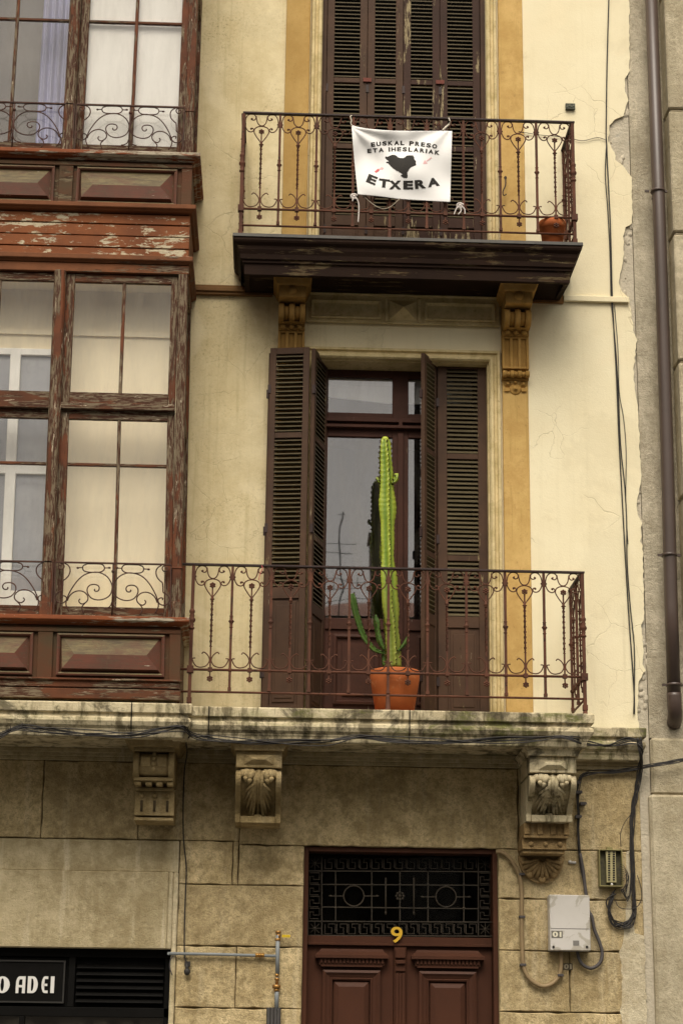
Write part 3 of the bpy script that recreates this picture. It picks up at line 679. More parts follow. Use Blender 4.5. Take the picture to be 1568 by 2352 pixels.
# tail of the right corbel: fluted block, beads, shell
b = MB(); hx0, hx1 = 1.905, 2.245
b.box(hx0, hx1, -.30, 0, 3.205, 3.298); b.box(hx0 - .005, hx1 - .01, -.31, 0, 3.185, 3.205); b.box(hx0 - .012, hx1 - .02, -.27, 0, 3.105, 3.185)
b.box(hx0 - .004, hx1 - .03, -.25, 0, 3.075, 3.105)
for i in range(3): b.ball((hx0 + .055 + i * .108, -.27, 3.145), .021)
for i in range(4): b.box(hx0 + .002 + i * .098, hx0 + .04 + i * .098, -.318, -.30, 3.21, 3.295)
CT = M_stone('stained_ochre_stone', (.42, .29, .14), (.30, .20, .09), (.11, .07, .035), .3, .3); b.build('bracket_tail', CT, cR, bevel=.003)
b = MB(); cx = 2.068; zc = 3.075
pl = [(cx + .175 * cos(a), zc + .005 + (.205 * sin(a))) for a in [pi + i * pi / 20 for i in range(21)]]
b.prism(pl, XZ, 0, .05)
for i in range(11):
    a = pi + .25 + i * (pi - .5) / 10
    n = Vector((cos(a), 0, sin(a))); b.tube([Vector((cx, -.10, zc - .02)) + n * .03, Vector((cx, -.085, zc - .02)) + n * .09, Vector((cx, -.06, zc - .01)) + n * .155], [.007, .014, .018], 6)
for a in (pi + .1, 2 * pi - .1, pi + .9, 2 * pi - .9, 1.5 * pi): b.ball((cx + .14 * cos(a), -.06, zc + .16 * sin(a) - .01), .03, .02, .026)
b.build('shell', CT, cR)
# scroll corbel under the bay
b = MB(); x0, x1 = -1.0, -.70
b.sweep([(x0 - .07, 0), (x0 - .07, -.68), (x1 + .08, -.68), (x1 + .08, 0)], [(0, 3.845), (0, 3.825), (.025, 3.81), (.04, 3.785), (.05, 3.77), (.12, 3.77), (.12, 3.845)], XY)
b.box(x0, x1, -.56, 0, 3.745, 3.77)
ph = [(-.46 + .105 * cos(a), 3.655 + .105 * sin(a)) for a in [pi / 2 + i * (pi + .3) / 14 for i in range(15)]]
b.prism(ph + [(0, 3.55), (0, 3.76)], YZ, x0, x0 + .042, True); b.prism(ph + [(0, 3.55), (0, 3.76)], YZ, x1 - .042, x1, True)
ph2 = [(-.46 + .085 * cos(a), 3.655 + .085 * sin(a)) for a in [pi / 2 + i * (pi + .3) / 14 for i in range(15)]]
b.prism(ph2 + [(0, 3.57), (0, 3.745)], YZ, x0 + .042, x1 - .042, True)
for xx in (x0 + .07, -.86, -.84 + .01, x1 - .07):
    pass
b.box(x0 + .055, -.875, -.552, -.46, 3.63, 3.70); b.box(-.825, x1 - .055, -.552, -.46, 3.63, 3.70)
for i in range(5):
    a = pi * (.62 + .13 * i); b.ball((-.85, -.46 + .095 * cos(a), 3.655 + .095 * sin(a)), .015)
b.box(x0 + .004, x1 - .004, -.50, 0, 3.535, 3.56)
for i in range(4): b.box(x0 + .012 + i * .079, x0 + .058 + i * .079 - (0 if i in (1, 2) else .0), -.48, -.38, 3.505, 3.533)
b.box(x0 + .008, x1 - .006, -.37, 0, 3.48, 3.503); b.box(x0 + .01, x1, -.33, 0, 3.30, 3.48)
b.box(x0 + .01, x1, -.335, 0, 3.262, 3.285)
for i in range(3): b.ball((x0 + .06 + i * .095, -.335, 3.445), .019)
cA = b.build('corbel', CORB, H, bevel=.003); cA['label'] = 'scroll bracket with dentils and flutes under the timber bay'
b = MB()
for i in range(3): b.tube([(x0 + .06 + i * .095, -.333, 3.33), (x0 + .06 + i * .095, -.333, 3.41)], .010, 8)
b.build('flute_shadow_line', mottle('groove_shade', (.09, .065, .035), (.06, .045, .025), 9, None, 40, .95, .1), cA)  # dark rods paint the shade inside the flutes

def ochre_corbel(cx, tail=True):
    b = MB(); hw = .108
    zc = lambda y, Y: P(1180, y, Y).z
    z = dict(t=zc(653, -.36), f=zc(668, -.36), b0=zc(697, -.33))
    b.sweep([(cx - hw - .045, 0), (cx - hw - .045, -.40), (cx + hw + .045, -.40), (cx + hw + .045, 0)], [(0, 7.61), (0, z['t']), (.012, z['t'] - .01), (.03, z['f'] + .005), (.04, z['f']), (.1, z['f']), (.1, 7.61)], XY)
    b.box(cx - hw, cx + hw, -.345, 0, z['b0'], z['f'])
    ob = b.build('corbel', OCD, H, bevel=.003)
    t = MB(); t.lathe([(.040, 0), (.040, .008), (.032, .012), (.030, .018), (0, .024)], (cx, -.345, (z['b0'] + z['f']) / 2 + .01), 14, 'y'); t.build('roundel', OCD, ob)
    s = MB(); z1, z0 = zc(703, -.28), zc(750, -.20); r = (z1 - z0) / 2; cy = -.20
    for xa, xb, k in ((-hw, -.064, 1), (-.022, .022, 1), (.064, hw, 1), (-.064, -.022, .72), (.022, .064, .72)):
        pp = [(cy + r * k * cos(a), (z0 + z1) / 2 + r * k * sin(a)) for a in [pi * .45 + i * (pi * 1.1) / 12 for i in range(13)]]
        s.prism(pp + [(0, z0 + .01), (0, z1)], YZ, cx + xa, cx + xb, True)
    s.box(cx - hw, cx + hw, -.17, 0, zc(753, -.17), z0 + .008)
    s.build('scroll', OCD, ob)
    s = MB(); s.box(cx - hw, cx + hw, -.10, 0, zc(771, -.1), zc(753, -.1) - .001)
    for i in (-1, 0, 1): s.ball((cx + i * .066, -.115, zc(763, -.12)), .023)
    s.build('beads', OCD, ob)
    s = MB(); za, zb = zc(847, -.08), zc(772, -.08)
    s.box(cx - hw, cx + hw, -.06, 0, za, zb); 
    for xa, xb in ((-hw, -.088), (-.047, -.021), (.021, .047), (.088, hw)): s.box(cx + xa, cx + xb, -.082, -.06, za, zb)
    s.box(cx - .088, cx + .088, -.0815, -.06, zb - .022, zb - .001); s.box(cx - .088, cx + .088, -.0815, -.06, za + .001, za + .018)
    s.build('fluted_panel', OCD, ob, bevel=.003)
    if not tail: return ob
    s = MB(); zr = (zc(848, -.1) + zc(866, -.1)) / 2
    for i in range(7): s.lathe([(.030 if i % 2 == 0 else .022, -.0155), (.030 if i % 2 == 0 else .022, .0155)], (cx - .093 + i * .031, -.075, zr), 12, 'x')
    s.box(cx - hw, cx + hw, -.05, 0, zc(872, -.05), zr)
    s.build('roll', OCD, ob)
    s = MB(); zt_ = zc(872, -.04); zm = zc(892, -.05)
    s.lathe([(.050, .0), (.050, .03), (.036, .036), (.014, .04), (.012, .055), (0, .058)], (cx, -.0, zm), 16, 'y')
    for sg in (-1, 1):
        s.lathe([(.042, .0), (.042, .026), (.013, .032), (.012, .045), (0, .048)], (cx + sg * .064, 0, zt_ - .035), 14, 'y')
        s.box(cx + sg * .068 - .02, cx + sg * .068 + .02, -.045, 0, zm - .022, zm + .008)
    s.ball((cx, -.04, zt_ - .022), .015); s.box(cx - .1, cx + .1, -.026, 0, zt_ - .04, zt_)
    s.build('tail_ornament', OCD, ob)
    return ob
ochre_corbel(.098, False)['label'] = 'ochre scroll bracket above the open left shutter'
ochre_corbel(1.922)['label'] = 'ochre scroll bracket ending in three discs, right of the window'

# =================================================================== SHUTTERS AND FRENCH WINDOWS
def shutter_leaf(name_parent, a, c, z0, z1, rails, panel_top, mat, slats_mat=None, th=.032, stile=.05, flip=1, label=None, sl=.28):
    """leaf standing on plan from point a to point c (x,y); rails = list of z of the cross rails"""
    a = Vector(a); c = Vector(c); L = (c - a).length; d = (c - a) / L; n = Vector((d.y, -d.x)) * flip
    fn = lambda u, h, z: (a.x + d.x * u + n.x * h, a.y + d.y * u + n.y * h, z)
    def bx(mb, u0, u1, h0, h1, za, zb): mb.add([fn(u0,h0,za),fn(u1,h0,za),fn(u1,h1,za),fn(u0,h1,za),fn(u0,h0,zb),fn(u1,h0,zb),fn(u1,h1,zb),fn(u0,h1,zb)], [(0,3,2,1),(4,5,6,7),(0,1,5,4),(1,2,6,5),(2,3,7,6),(3,0,4,7)])
    b = MB()
    bx(b, 0, stile, 0, th, z0, z1); bx(b, L - stile, L, 0, th, z0, z1)
    zs = [z1 - .055] + rails + [panel_top]
    bx(b, stile, L - stile, .001, th - .001, z1 - .055, z1)
    for r in rails: bx(b, stile, L - stile, .001, th - .001, r - .045, r)
    bx(b, stile, L - stile, .001, th - .001, panel_top - .09, panel_top)
    bx(b, stile, L - stile, .001, th - .001, z0, z0 + .10)
    pz0, pz1 = z0 + .10, panel_top - .09
    bx(b, stile, L - stile, .008, th - .014, pz0, pz1)
    b_in = .022
    bx(b, stile + b_in, L - stile - b_in, th - .014, th - .005, pz0 + b_in, pz1 - b_in)
    bx(b, stile + b_in + .02, L - stile - b_in - .02, th - .005, th + .001, pz0 + b_in + .03, pz1 - b_in - .03)
    ob = b.build('shutter_leaf', mat, name_parent, bevel=.0025)
    if label: ob['label'] = label
    s = MB(); spans = []
    top = z1 - .055
    for r in rails: spans.append((r, top)); top = r - .045
    spans.append((panel_top, top))
    for lo, hi in spans:
        n_ = max(2, round((hi - lo) / .0372)); p = (hi - lo) / n_
        for i in range(n_):
            zc = lo + p * (i + .5)
            pr = [(th * .92, zc - p * sl), (th * .92, zc - p * sl + .010), (th * .10, zc + p * sl + .004), (th * .10, zc + p * sl - .005)]
            k = len(s.v)
            s.add([fn(stile, h, z) for h, z in pr] + [fn(L - stile, h, z) for h, z in pr], [(0,1,2,3),(7,6,5,4),(0,4,5,1),(1,5,6,2),(2,6,7,3),(3,7,4,0)])
    s.build('louvre_slats', slats_mat or W_SLAT, ob)
    for zc in (z0 + .35, (z0 + z1) / 2, z1 - .35): h_ = MB(); bx(h_, -.012, .012, th * .5, th + .006, zc - .035, zc + .035); h_.build('hinge', IRON_D, ob)
    return ob
zb_, zt_ = 4.075, 7.085
rl = [6.40, 5.50]
LF = [ZZ(1160 // 1 , -.1, 660)]
# lower window, left pair folded out, right pair half open
rails_lo = [P(660, 1000, -.1).z + .0, P(660, 1310, -.1).z]
shutter_leaf(H, (-.064, -.118), (.250, -.165), zb_, zt_, [6.365], 5.10, W_SHUT, label='left leaf folded back against the cream wall', sl=.20)
shutter_leaf(H, (-.076, -.088), (.240, -.132), zb_, zt_ - .03, [6.365], 5.10, W_SHUT, th=.024, label='rear leaf folded flat behind the left leaf', sl=.30)
shutter_leaf(H, (.262, -.160), (.376, .205), zb_, zt_, [6.365, 5.55], 5.0, W_SHUT, label='inner left leaf turned edge-on into the window reveal', sl=.37)
shutter_leaf(H, (1.30, .105), (1.700, .105), zb_, zt_, [6.30, 5.45], 4.95, W_SHUT, stile=.075, label='right leaf standing shut against the frame', sl=.37)
shutter_leaf(H, (1.175, -.135), (1.302, .100), zb_, zt_, [6.30, 5.45], 4.95, W_SHUT, label='inner right leaf standing out edge-on past the glass', sl=.37, flip=-1)
# upper window: four closed leaves
ux = [.352, .700, 1.008, 1.322, 1.668]
for i in range(4):
    shutter_leaf(H, (ux[i] + .002, .075), (ux[i + 1] - .002, .075), 7.88, 11.2, [10.88, 9.62 + .02, 9.02], 8.36, W_SHUT if i < 2 else W_SHUTF, stile=.062)
b = MB(); b.box(WX0, .350, .03, .12, 7.86, 11.3); b.box(1.670, WX1, .03, .12, 7.86, 11.3); b.build('shutter_frame', W_SHUT, H, bevel=.003)
b = MB()
for x in (ux[1], ux[3]): b.box(x - .035, x + .035, .028, .043, 9.60, 9.635)
b.build('shutter_hinge', mottle('red_oxide', (.16, .04, .025), (.12, .03, .02), 8, None, 40, .7, .1), H)
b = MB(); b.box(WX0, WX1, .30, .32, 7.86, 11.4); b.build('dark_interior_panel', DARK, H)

# lower french window
FY = .21
FW = MB(); gx = (.413, .941, 1.072, 1.600)
FW.box(WX0 + .012, gx[0], FY, FY + .05, 4.06, 7.05); FW.box(gx[3], WX1 - .012, FY, FY + .05, 4.06, 7.05)
FW.box(gx[1], gx[2], FY, FY + .05, 4.06, 7.05)
for a, c in ((0, 1), (2, 3)):
    x0, x1 = gx[a], gx[c]
    FW.box(x0, x1, FY, FY + .05, 6.985, 7.05); FW.box(x0, x1, FY, FY + .05, 6.47, 6.675); FW.box(x0, x1, FY, FY + .05, 4.86, 4.95); FW.box(x0, x1, FY, FY + .05, 4.06, 4.22)
    FW.box(x0, x1, FY + .018, FY + .04, 4.22, 4.86)
fw = FW.build('french_window', W_FRENCH, H, bevel=.003)
b = MB(); b.box(WX0 + .012, WX1 - .012, FY - .035, FY - .001, 6.59, 6.625); b.box(WX0 + .012, WX1 - .012, FY - .05, FY - .001, 6.535, 6.56); b.box(gx[1] + .042, gx[2] - .042, FY - .022, FY - .001, 4.1, 6.50)
b.box(.99, 1.02, FY - .045, FY - .036, 6.545, 6.60)
b.build('transom_rail', W_FRENCH, fw, bevel=.003)
for a, c in ((0, 1), (2, 3)):
    x0, x1 = gx[a], gx[c]
    m1 = MB(); m1.sweep([(x0 + .07, 4.26), (x0 + .07, 4.82), (x1 - .07, 4.82), (x1 - .07, 4.26)], [(0, -FY - .019), (0, -FY + .004), (-.02, -FY + .008), (-.03, -FY - .006), (-.03, -FY - .019)], XZ, closed=True)
    m1.box(x0 + .14, x1 - .14, FY + .004, FY + .019, 4.33, 4.75); m1.build('panel_moulding', W_FRENCH, fw)
    for z0, z1 in ((6.675, 6.985), (4.95, 6.47)):
        p = MB(); p.box(x0 + .001, x1 - .001, FY + .022, FY + .026, z0 + .001, z1 - .001); p.build('pane', GL, fw)
b = MB()      # pale sheet added for the bright reflection in the transom panes
b.prism([(.36, 6.95), (1.66, 6.95), (1.66, 6.795), (1.2, 6.80), (.90, 6.80), (.62, 6.825), (.45, 6.84), (.36, 6.86)], XZ, -.32, -.316); 
b.box(.36, 1.66, .31, .33, 6.95, 7.02)
b.build('bright_transom_sheet', mottle('bright_sheet_tone', (.80, .80, .78), (.70, .71, .70), 4, None, 60, .9, .1), fw)
b = MB()
b.box(-.1, 2.1, 2.8, 2.85, 4.0, 7.3); b.box(-.15, -.1, .3, 2.85, 4.0, 7.3); b.box(2.1, 2.15, .3, 2.85, 4.0, 7.3); b.box(-.1, 2.1, .3, 2.8, 7.2, 7.25); b.box(-.1, 2.1, .3, 2.8, 3.98, 4.03)
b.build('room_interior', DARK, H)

# =================================================================== TIMBER BAY
PX = -.965                                   # window spacing
def bay_level(o, z_off, up):
    """o: bay parent; three windows; z_off added to the lower level's heights"""
    Z = lambda z: z + z_off
    top = Z(7.45)
    # posts
    for k in range(4):
        xc = -.7575 + PX * k if k else -.7575
        p = MB()
        if k == 0: p.box(-.792, -.722, -.755, -.685, Z(4.70), top); p.box(-.800, -.716, -.762, -.68, Z(4.70), Z(4.83)); p.box(-.80, -.714, -.76, -.682, Z(5.08), Z(5.095))
        else:
            xc = -.745 + PX * k
            p.prism([(xc - .045, -.72), (xc - .045, -.765), (xc - .03, -.785), (xc + .03, -.785), (xc + .045, -.765), (xc + .045, -.72)], XY, Z(4.70), top)
            p.box(xc - .05, xc + .05, -.79, -.72, Z(4.70), Z(4.80))
        p.build('post', W_V, o, bevel=.004)
    for k in range(3):
        xa, xb = -.792 + PX * k, -1.665 + PX * k      # right and left limits of the opening
        if k: xa = -.7 + PX * k
        xr, xl = xa, xb
        gl, gr = -1.597 + PX * k, -.849 + PX * k; mc = -1.214 + PX * k
        if k: gr = xr - .057 + 0
        s = MB(); rails = []
        class s2:
            @staticmethod
            def box(*a): q9 = MB(); q9.box(*a); rails.append(q9)
        y0, y1 = -.725, -.685
        for (za, zb2, ga, gb) in ((Z(6.375), Z(7.44), Z(6.467), Z(7.376)), (Z(4.702), Z(6.300), Z(4.785), Z(6.249))):
            s.box(xl, gl, y0, y1, za, zb2); s.box(gr, xr, y0, y1, za, zb2)
            s2.box(gl, gr, y0 + .001, y1, za, ga); s2.box(gl, gr, y0 + .001, y1, gb, zb2)
            s.box(mc - .013, mc + .013, y0 + .006, y1, ga, gb)
        s2.box(gl, mc - .013, y0 + .008, y1, Z(5.880), Z(5.902)); s2.box(mc + .013, gr, y0 + .008, y1, Z(5.880), Z(5.902)); [q9.build('sash_rail', W_H, o, bevel=.003) for q9 in rails]
        sa = s.build('sash', W_V, o, bevel=.003)
        t = MB(); t.box(xl, xr, -.765, -.725, Z(6.318), Z(6.368)); t.box(xl, xr, -.725, -.685, Z(6.30), Z(6.375)); t.build('transom', W_H, o, bevel=.004)
        for (ga, gb) in ((Z(6.467), Z(7.376)), (Z(4.785), Z(5.880)), (Z(5.902), Z(6.249))):
            for x0, x1 in ((gl, mc - .013), (mc + .013, gr)):
                p = MB(); p.box(x0, x1, -.706, -.703, ga, gb); p.build('pane', GLB, o)
        # grille: crop drawing -> metres
        gw = .815; x00 = xl + .03 if k == 0 else xl + .03
        gxl, gxr = xl - .0 + .012, xr - .005
        sx = (gxr - gxl) / 1408.0; zt2, zb3 = Z(5.105), Z(4.708); sz = (zt2 - zb3) / 680.0
        D = lambda x, y: (gxl + (x - 66) * sx, -.775, zt2 - (y - 88 - (x - 66) * .010) * sz)
        gr_ = MB()
        gr_.box(gxl, gxr, -.785, -.765, zt2 - .004, zt2 + .006)
        for xx in (gxl, gxr): gr_.box(xx - .004, xx + .004, -.781, -.769, zb3 - .004, zt2)
        half = [
         [(140,140),(128,128),(112,130),(105,150),(118,172),(150,180),(172,150),(165,115),(130,100)],
         [(180,100),(225,130),(248,185),(235,255),(195,305),(168,330),(160,400),(155,455),(110,480),(80,530),(88,585),(130,618),(180,615),(212,585),(215,550),(190,527),(160,530),(165,555)],
         [(450,108),(410,125),(398,158),(415,195),(470,212),(600,212),(650,190),(665,155),(645,118),(600,104),(450,104)],
         [(250,728),(218,665),(212,600),(250,480),(330,340),(420,250),(520,215),(610,218),(700,270),(755,360),(762,440),(735,515),(670,560),(590,574),(515,550),(470,490),(462,430),(490,385),(540,372),(590,385),(608,420),(595,455),(565,462),(548,445),(556,432)],
         [(225,590),(255,520),(310,472),(375,458),(435,480),(472,530),(470,580),(440,615),(400,628),(370,605),(366,580),(380,562)],
         [(455,600),(410,655),(405,690),(430,755)],
         [(765,600),(745,655),(700,680),(668,685)]]
        for c in half:
            pts = smooth([D(*q) for q in c], 3)
            gr_.tube(pts, .005, 5)
            xm = (gxl + gxr) / 2; gr_.tube([(2 * xm - p.x, p.y, p.z) for p in pts], .005, 5)
        for x, y in ((340, 158), (722, 152)):
            for q in (D(x, y), (2 * ((gxl + gxr) / 2) - D(x, y)[0],) + D(x, y)[1:]): gr_.ball(q, .012, .008, .008, 7, 4)
        for xa_, xb_ in ((398, 340), (665, 722)):
            p1_, p2_ = D(xa_, 155), D(xb_, 155); xm = (gxl + gxr) / 2; gr_.tube([p1_, p2_], .0042, 5); gr_.tube([(2 * xm - q[0], q[1], q[2]) for q in (p1_, p2_)], .0042, 5)
        gr_.tube([D(770, 90), D(770, 770)], .006, 6); gr_.ball(D(770, 200), .014, n=7, m_=5)
        gr_.build('window_grille', IRON_G, o)
        # raised panel below the sill
        pz0, pz1 = Z(4.262), Z(4.575); pxl, pxr = -1.625 + PX * k, -.835 + PX * k
        q = MB()
        fr_ = [(0, .725), (0, .748), (-.012, .752), (-.022, .745), (-.028, .728), (-.028, .725)]
        q.sweep([(pxl, pz0), (pxl, pz1), (pxr, pz1), (pxr, pz0)], fr_, XZ, closed=True)
        a0, a1, c0, c1 = pxl + .03, pxr - .03, pz0 + .03, pz1 - .012
        q.add([(a0, -.720, c0), (a1, -.720, c0), (a1, -.720, c1), (a0, -.720, c1), (a0 + .015, -.765, c0 + .018), (a1 - .015, -.765, c0 + .018), (a1 - .10, -.765, c0 + .125), (a0 + .10, -.765, c0 + .125)],
              [(0, 1, 5, 4), (1, 2, 6, 5), (2, 3, 7, 6), (3, 0, 4, 7), (4, 5, 6, 7), (3, 2, 1, 0)])
        q.build('raised_panel', PANEL, o)
    q = MB(); q.box(-3.74, -.722, -.722, -.68, Z(4.24), Z(4.70))
    for k in range(4): xc = -.745 + PX * k; q.box(xc - .055, xc + (.055 if k else .028), -.745, -.722, Z(4.24), Z(4.60))
    q.box(-3.74, -.715, -.750, -.722, Z(4.585), Z(4.615)); q.build('panel_frame', W_PF, o, bevel=.003)
    q = MB(); q.sweep([(-3.78, 0), (-3.78, -.805), (-.655, -.805), (-.655, 0)], [(0, Z(4.700)), (0, Z(4.668)), (.012, Z(4.662)), (.02, Z(4.655)), (.045, Z(4.652)), (.06, Z(4.64)), (.12, Z(4.64)), (.12, Z(4.701))], XY); q.build('sill', W_SILL, o, bevel=.004)
    # side wall with its own narrow window
    q = MB()
    q.box(-.762, -.724, -.68, -.60, Z(4.24), top); q.box(-.762, -.724, -.10, 0, Z(4.24), top); q.box(-.762, -.724, -.60, -.10, Z(4.24), Z(4.75)); q.box(-.762, -.724, -.60, -.10, Z(6.28), Z(6.40)); q.box(-.762, -.724, -.60, -.10, Z(7.38), top)
    q.build('side_frame', W_V, o, bevel=.003)
    q = MB(); q.box(-.745, -.742, -.60, -.10, Z(4.75), Z(6.28)); q.box(-.745, -.742, -.60, -.10, Z(6.40), Z(7.38)); q.build('side_pane', GLB, o)
    q = MB(); q.box(-3.78, -3.74, -.70, 0, Z(4.24), top); q.build('far_side_frame', W_V, o)
PANEL = M_panelwood(); W_PF = wood('panel_frame_paint', (.105, .042, .021), (.075, .052, .028), (.05, .03, .018), (.16, .125, .075), True, .25, .5, (.42, .37, .27), .45)
W_SILL = wood('sill_paint', (.24, .075, .030), (.19, .06, .028), (.09, .05, .03), (.42, .36, .27), True, .40, .75, (.50, .44, .35), .8)
B1 = MB(); B1.box(-3.75, -.718, -.745, -.70, 4.175, 4.24); B1.box(-3.75, -.712, -.755, -.70, 4.09, 4.165); B1.box(-3.76, -.705, -.765, -.70, 4.225, 4.24)
B1b = MB(); B1b.sweep([(-3.78, 0), (-3.78, -.79), (-.685, -.79), (-.685, 0)], [(0, 7.585), (0, 7.545), (.02, 7.535), (.03, 7.525), (.08, 7.52), (.08, 7.585)], XY)
B1b.box(-3.75, -.715, -.755, -.70, 7.448, 7.52); B1b.box(-3.745, -.72, -.70, -.0, 7.46, 7.50); B1.box(-.762, -.722, -.70, -.001, 4.05, 4.24)
BAY1 = B1.build('bay_window', W_H, H, bevel=.004); B1b.build('header_cornice', W_TRIM, BAY1, bevel=.004); BAY1['label'] = 'peeling timber bay window of the lower storey'
bay_level(BAY1, 0, False)
B2 = MB(); zz0 = 7.588
B2.sweep([(-3.78, 0), (-3.78, -.80), (-.675, -.80), (-.675, 0)], [(0, 8.022), (0, 7.985), (.02, 7.975), (.03, 7.965), (.09, 7.96), (.09, 8.022)], XY)
B2.box(-3.745, -.72, -.70, -.0, 8.03, 8.07); B2b = MB(); B2b.box(-3.745, -.72, -.70, 0, 11.2, 11.25); B2b.box(-3.75, -.715, -.755, -.70, 11.21, 11.6); B2.box(-.762, -.722, -.70, -.001, 7.59, 8.01)
BAY2 = B2.build('bay_window', W_TRIM, H, bevel=.004); B2b.build('header_cornice', W_TRIM, BAY2, bevel=.004); BAY2['label'] = 'peeling timber bay window of the upper storey'
bay_level(BAY2, 3.77, True)
b = MB()
for i, (z0, z1) in enumerate(((7.59, 7.665), (7.67, 7.765), (7.77, 7.865), (7.87, 7.955))):
    b.box(-3.74, -.722, -.735 - .003 * (i % 2), -.70, z0, z1 - .004)
b.build('cladding_boards', W_BOARD, BAY2, bevel=.003)
# rooms of the bays: the cream house wall, a moulding, a white inner window
RY = -.40                                    # house wall set forward in the lower bay to brighten its panes
q0 = P(20, 760, RY).z
b = MB(); b.box(-3.7, -.765, RY, RY + .02, 4.25, 7.44); b.box(-3.7, -.765, RY - .02, RY, q0 - .03, q0 + .005); b.box(-3.7, -.765, -.68, RY, 7.43, 7.448); b.box(-3.7, -.765, -.68, RY, 4.66, 4.69); b.build('bay_room_wall', ROOM, BAY1)
b = MB(); X0, X1 = -2.72, P(160, 1000, RY).x - .11; xa, xb = P(21, 900, RY).x, P(45, 900, RY).x
zz1, zz2, zz3, zz4 = P(30, 818, RY).z, P(30, 1072, RY).z, P(30, 1092, RY).z, P(40, 1360, RY).z
for x0, x1 in ((X0, X0 + .07), (xa, xb), (X1 - .05, X1)): b.box(x0, x1, RY - .05, RY - .001, 4.80, zz1 + .05)
for z0, z1 in ((zz1 - .005, zz1 + .05), (zz3, zz2), (4.80, zz4)): b.box(X0 + .07, X1 - .05, RY - .048, RY - .002, z0, z1)
b.build('inner_window', WHITE, BAY1, bevel=.004)
b = MB(); b.box(X0 + .07, X1 - .05, RY - .02, RY - .01, zz4, zz1 - .005); b.build('inner_pane', mottle('grey_inner_glass', (.24, .245, .26), (.36, .36, .37), 1.5, None, 30, .15, 0, spec=.5), BAY1)
b = MB(); b.box(-3.7, -.765, -.012, -.001, 8.08, 11.2); b.box(-3.7, -.765, -.68, -.012, 11.18, 11.195); b.build('bay_room_wall', mottle('grey_room_paint', (.27, .25, .23), (.22, .205, .19), 1.2, None, 30, .9, .05), BAY2)
b = MB()
for i in range(26):
    pass
b.box(-1.63, -.80, -.672, -.668, 8.50, 11.15); b.build('roller_blind', BLIND, BAY2)
b = MB()
pts = [(-2.03 + .0085 * i, -.30 + .018 * sin(i * .95)) for i in range(28)]
b.prism(pts + [(x, y + .004) for x, y in pts[::-1]], XY, 8.10, 10.9); b.build('curtain', LILAC, BAY2)

for o_ in [BAY1] + list(BAY1.children):          # the old lower bay stands a little out of plumb
    off = wloc(o_)
    for v in o_.data.vertices:
        z_ = v.co.z + off.z
        if z_ < 6.8: v.co.x += (6.8 - z_) * .019
# =================================================================== ENTRANCE DOOR
EY = .13
D2 = lambda x, y, Y=EY: P(690 + .296 * x, 1944 + .296 * y, Y)
b = MB(); b.box(DX0, DX0 + .035, .03, .25, 0, DZ); b.box(DX1 - .035, DX1, .03, .25, 0, DZ); b.box(DX0 + .035, DX1 - .035, .03, .25, DZ - .035, DZ)
zR1, zR0 = D2(770, 703).z, D2(770, 775).z
gx0, gx1 = DX0 + .036, DX1 - .036
b.box(gx0, gx1, EY - .02, .25, zR0, zR1); b.box(gx0, gx1, EY - .03, EY - .021, zR0, zR0 + .02)
b.box(gx0, .965, EY + .01, EY + .06, .13, zR0 - .001); b.box(1.06, gx1, EY + .01, EY + .06, .13, zR0 - .001)
DOOR = b.build('front_door', W_DOOR, H, bevel=.003)
def dp(*a): return D2(*a)
for side in (0, 1):
    c = MB(); cx = (D2(395, 900).x if not side else D2(1137, 900).x)
    z1, z0 = D2(400, 798).z, D2(400, 870).z
    # little cornice with dentils over each leaf
    prof_ = [(0, z0), (0, z0 + .022), (.03, z1 - .02), (.045, z1), (.10, z1), (.10, z0)]
    c.sweep([(cx - .275, EY + .02), (cx - .275, EY - .075), (cx + .275, EY - .075), (cx + .275, EY + .02)], prof_, XY)
    c.box(cx - .245, cx + .245, EY - .04, EY + .01, z0 - .05, z0 - .001)
    for i in range(17): xx = cx - .235 + i * .0285; c.box(xx, xx + .016, EY - .055, EY - .04, z0 - .035, z0 - .002)
    c.box(cx - .23, cx + .23, EY - .045, EY + .01, z0 - .062, z0 - .051)
    c.build('leaf_cornice', W_DOOR, DOOR)
    p = MB(); x0, x1 = cx - .215, cx + .215; zt3 = D2(400, 962).z
    p.sweep([(x0, .9), (x0, zt3), (x1, zt3), (x1, .9)], [(0, -EY - .01), (0, -EY + .035), (-.018, -EY + .045), (-.035, -EY + .03), (-.055, -EY + .02), (-.062, -EY + .028), (-.072, -EY + .022), (-.078, -EY - .01)], XZ, closed=True)
    p.sweep([(x0 + .085, .985), (x0 + .085, zt3 - .085), (x1 - .085, zt3 - .085), (x1 - .085, .985)], [(0, -EY - .01), (0, -EY + .008), (-.035, -EY + .030), (-.045, -EY + .030), (-.045, -EY - .01)], XZ, closed=True); p.box(x0 + .129, x1 - .129, EY - .0295, EY, 1.03, zt3 - .129)
    p.build('door_panel', W_DOOR, DOOR)
b = MB(); mx_ = 1.0125
b.box(mx_ - .046, mx_ + .046, EY - .02, EY + .06, .13, zR0 - .002); b.box(mx_ - .038, mx_ + .038, EY - .055, EY - .021, D2(770, 870).z, D2(770, 797).z)
b.box(mx_ - .036, mx_ + .036, EY - .07, EY - .021, D2(770, 915).z, D2(770, 885).z); b.box(mx_ - .038, mx_ + .038, EY - .045, EY - .021, D2(770, 972).z, D2(770, 916).z)
b.box(mx_ - .034, mx_ - .012, EY - .045, EY - .021, .5, D2(770, 985).z); b.box(mx_ + .012, mx_ + .034, EY - .045, EY - .021, .5, D2(770, 985).z); b.box(mx_ - .012, mx_ + .012, EY - .035, EY - .021, .5, D2(770, 985).z)
b.build('meeting_stile', W_DOOR, DOOR, bevel=.004)
b = MB(); gY = EY + .02
G2 = lambda x, y: tuple(D2(x, y, gY))
zg0, zg1 = zR1 + .002, DZ - .036
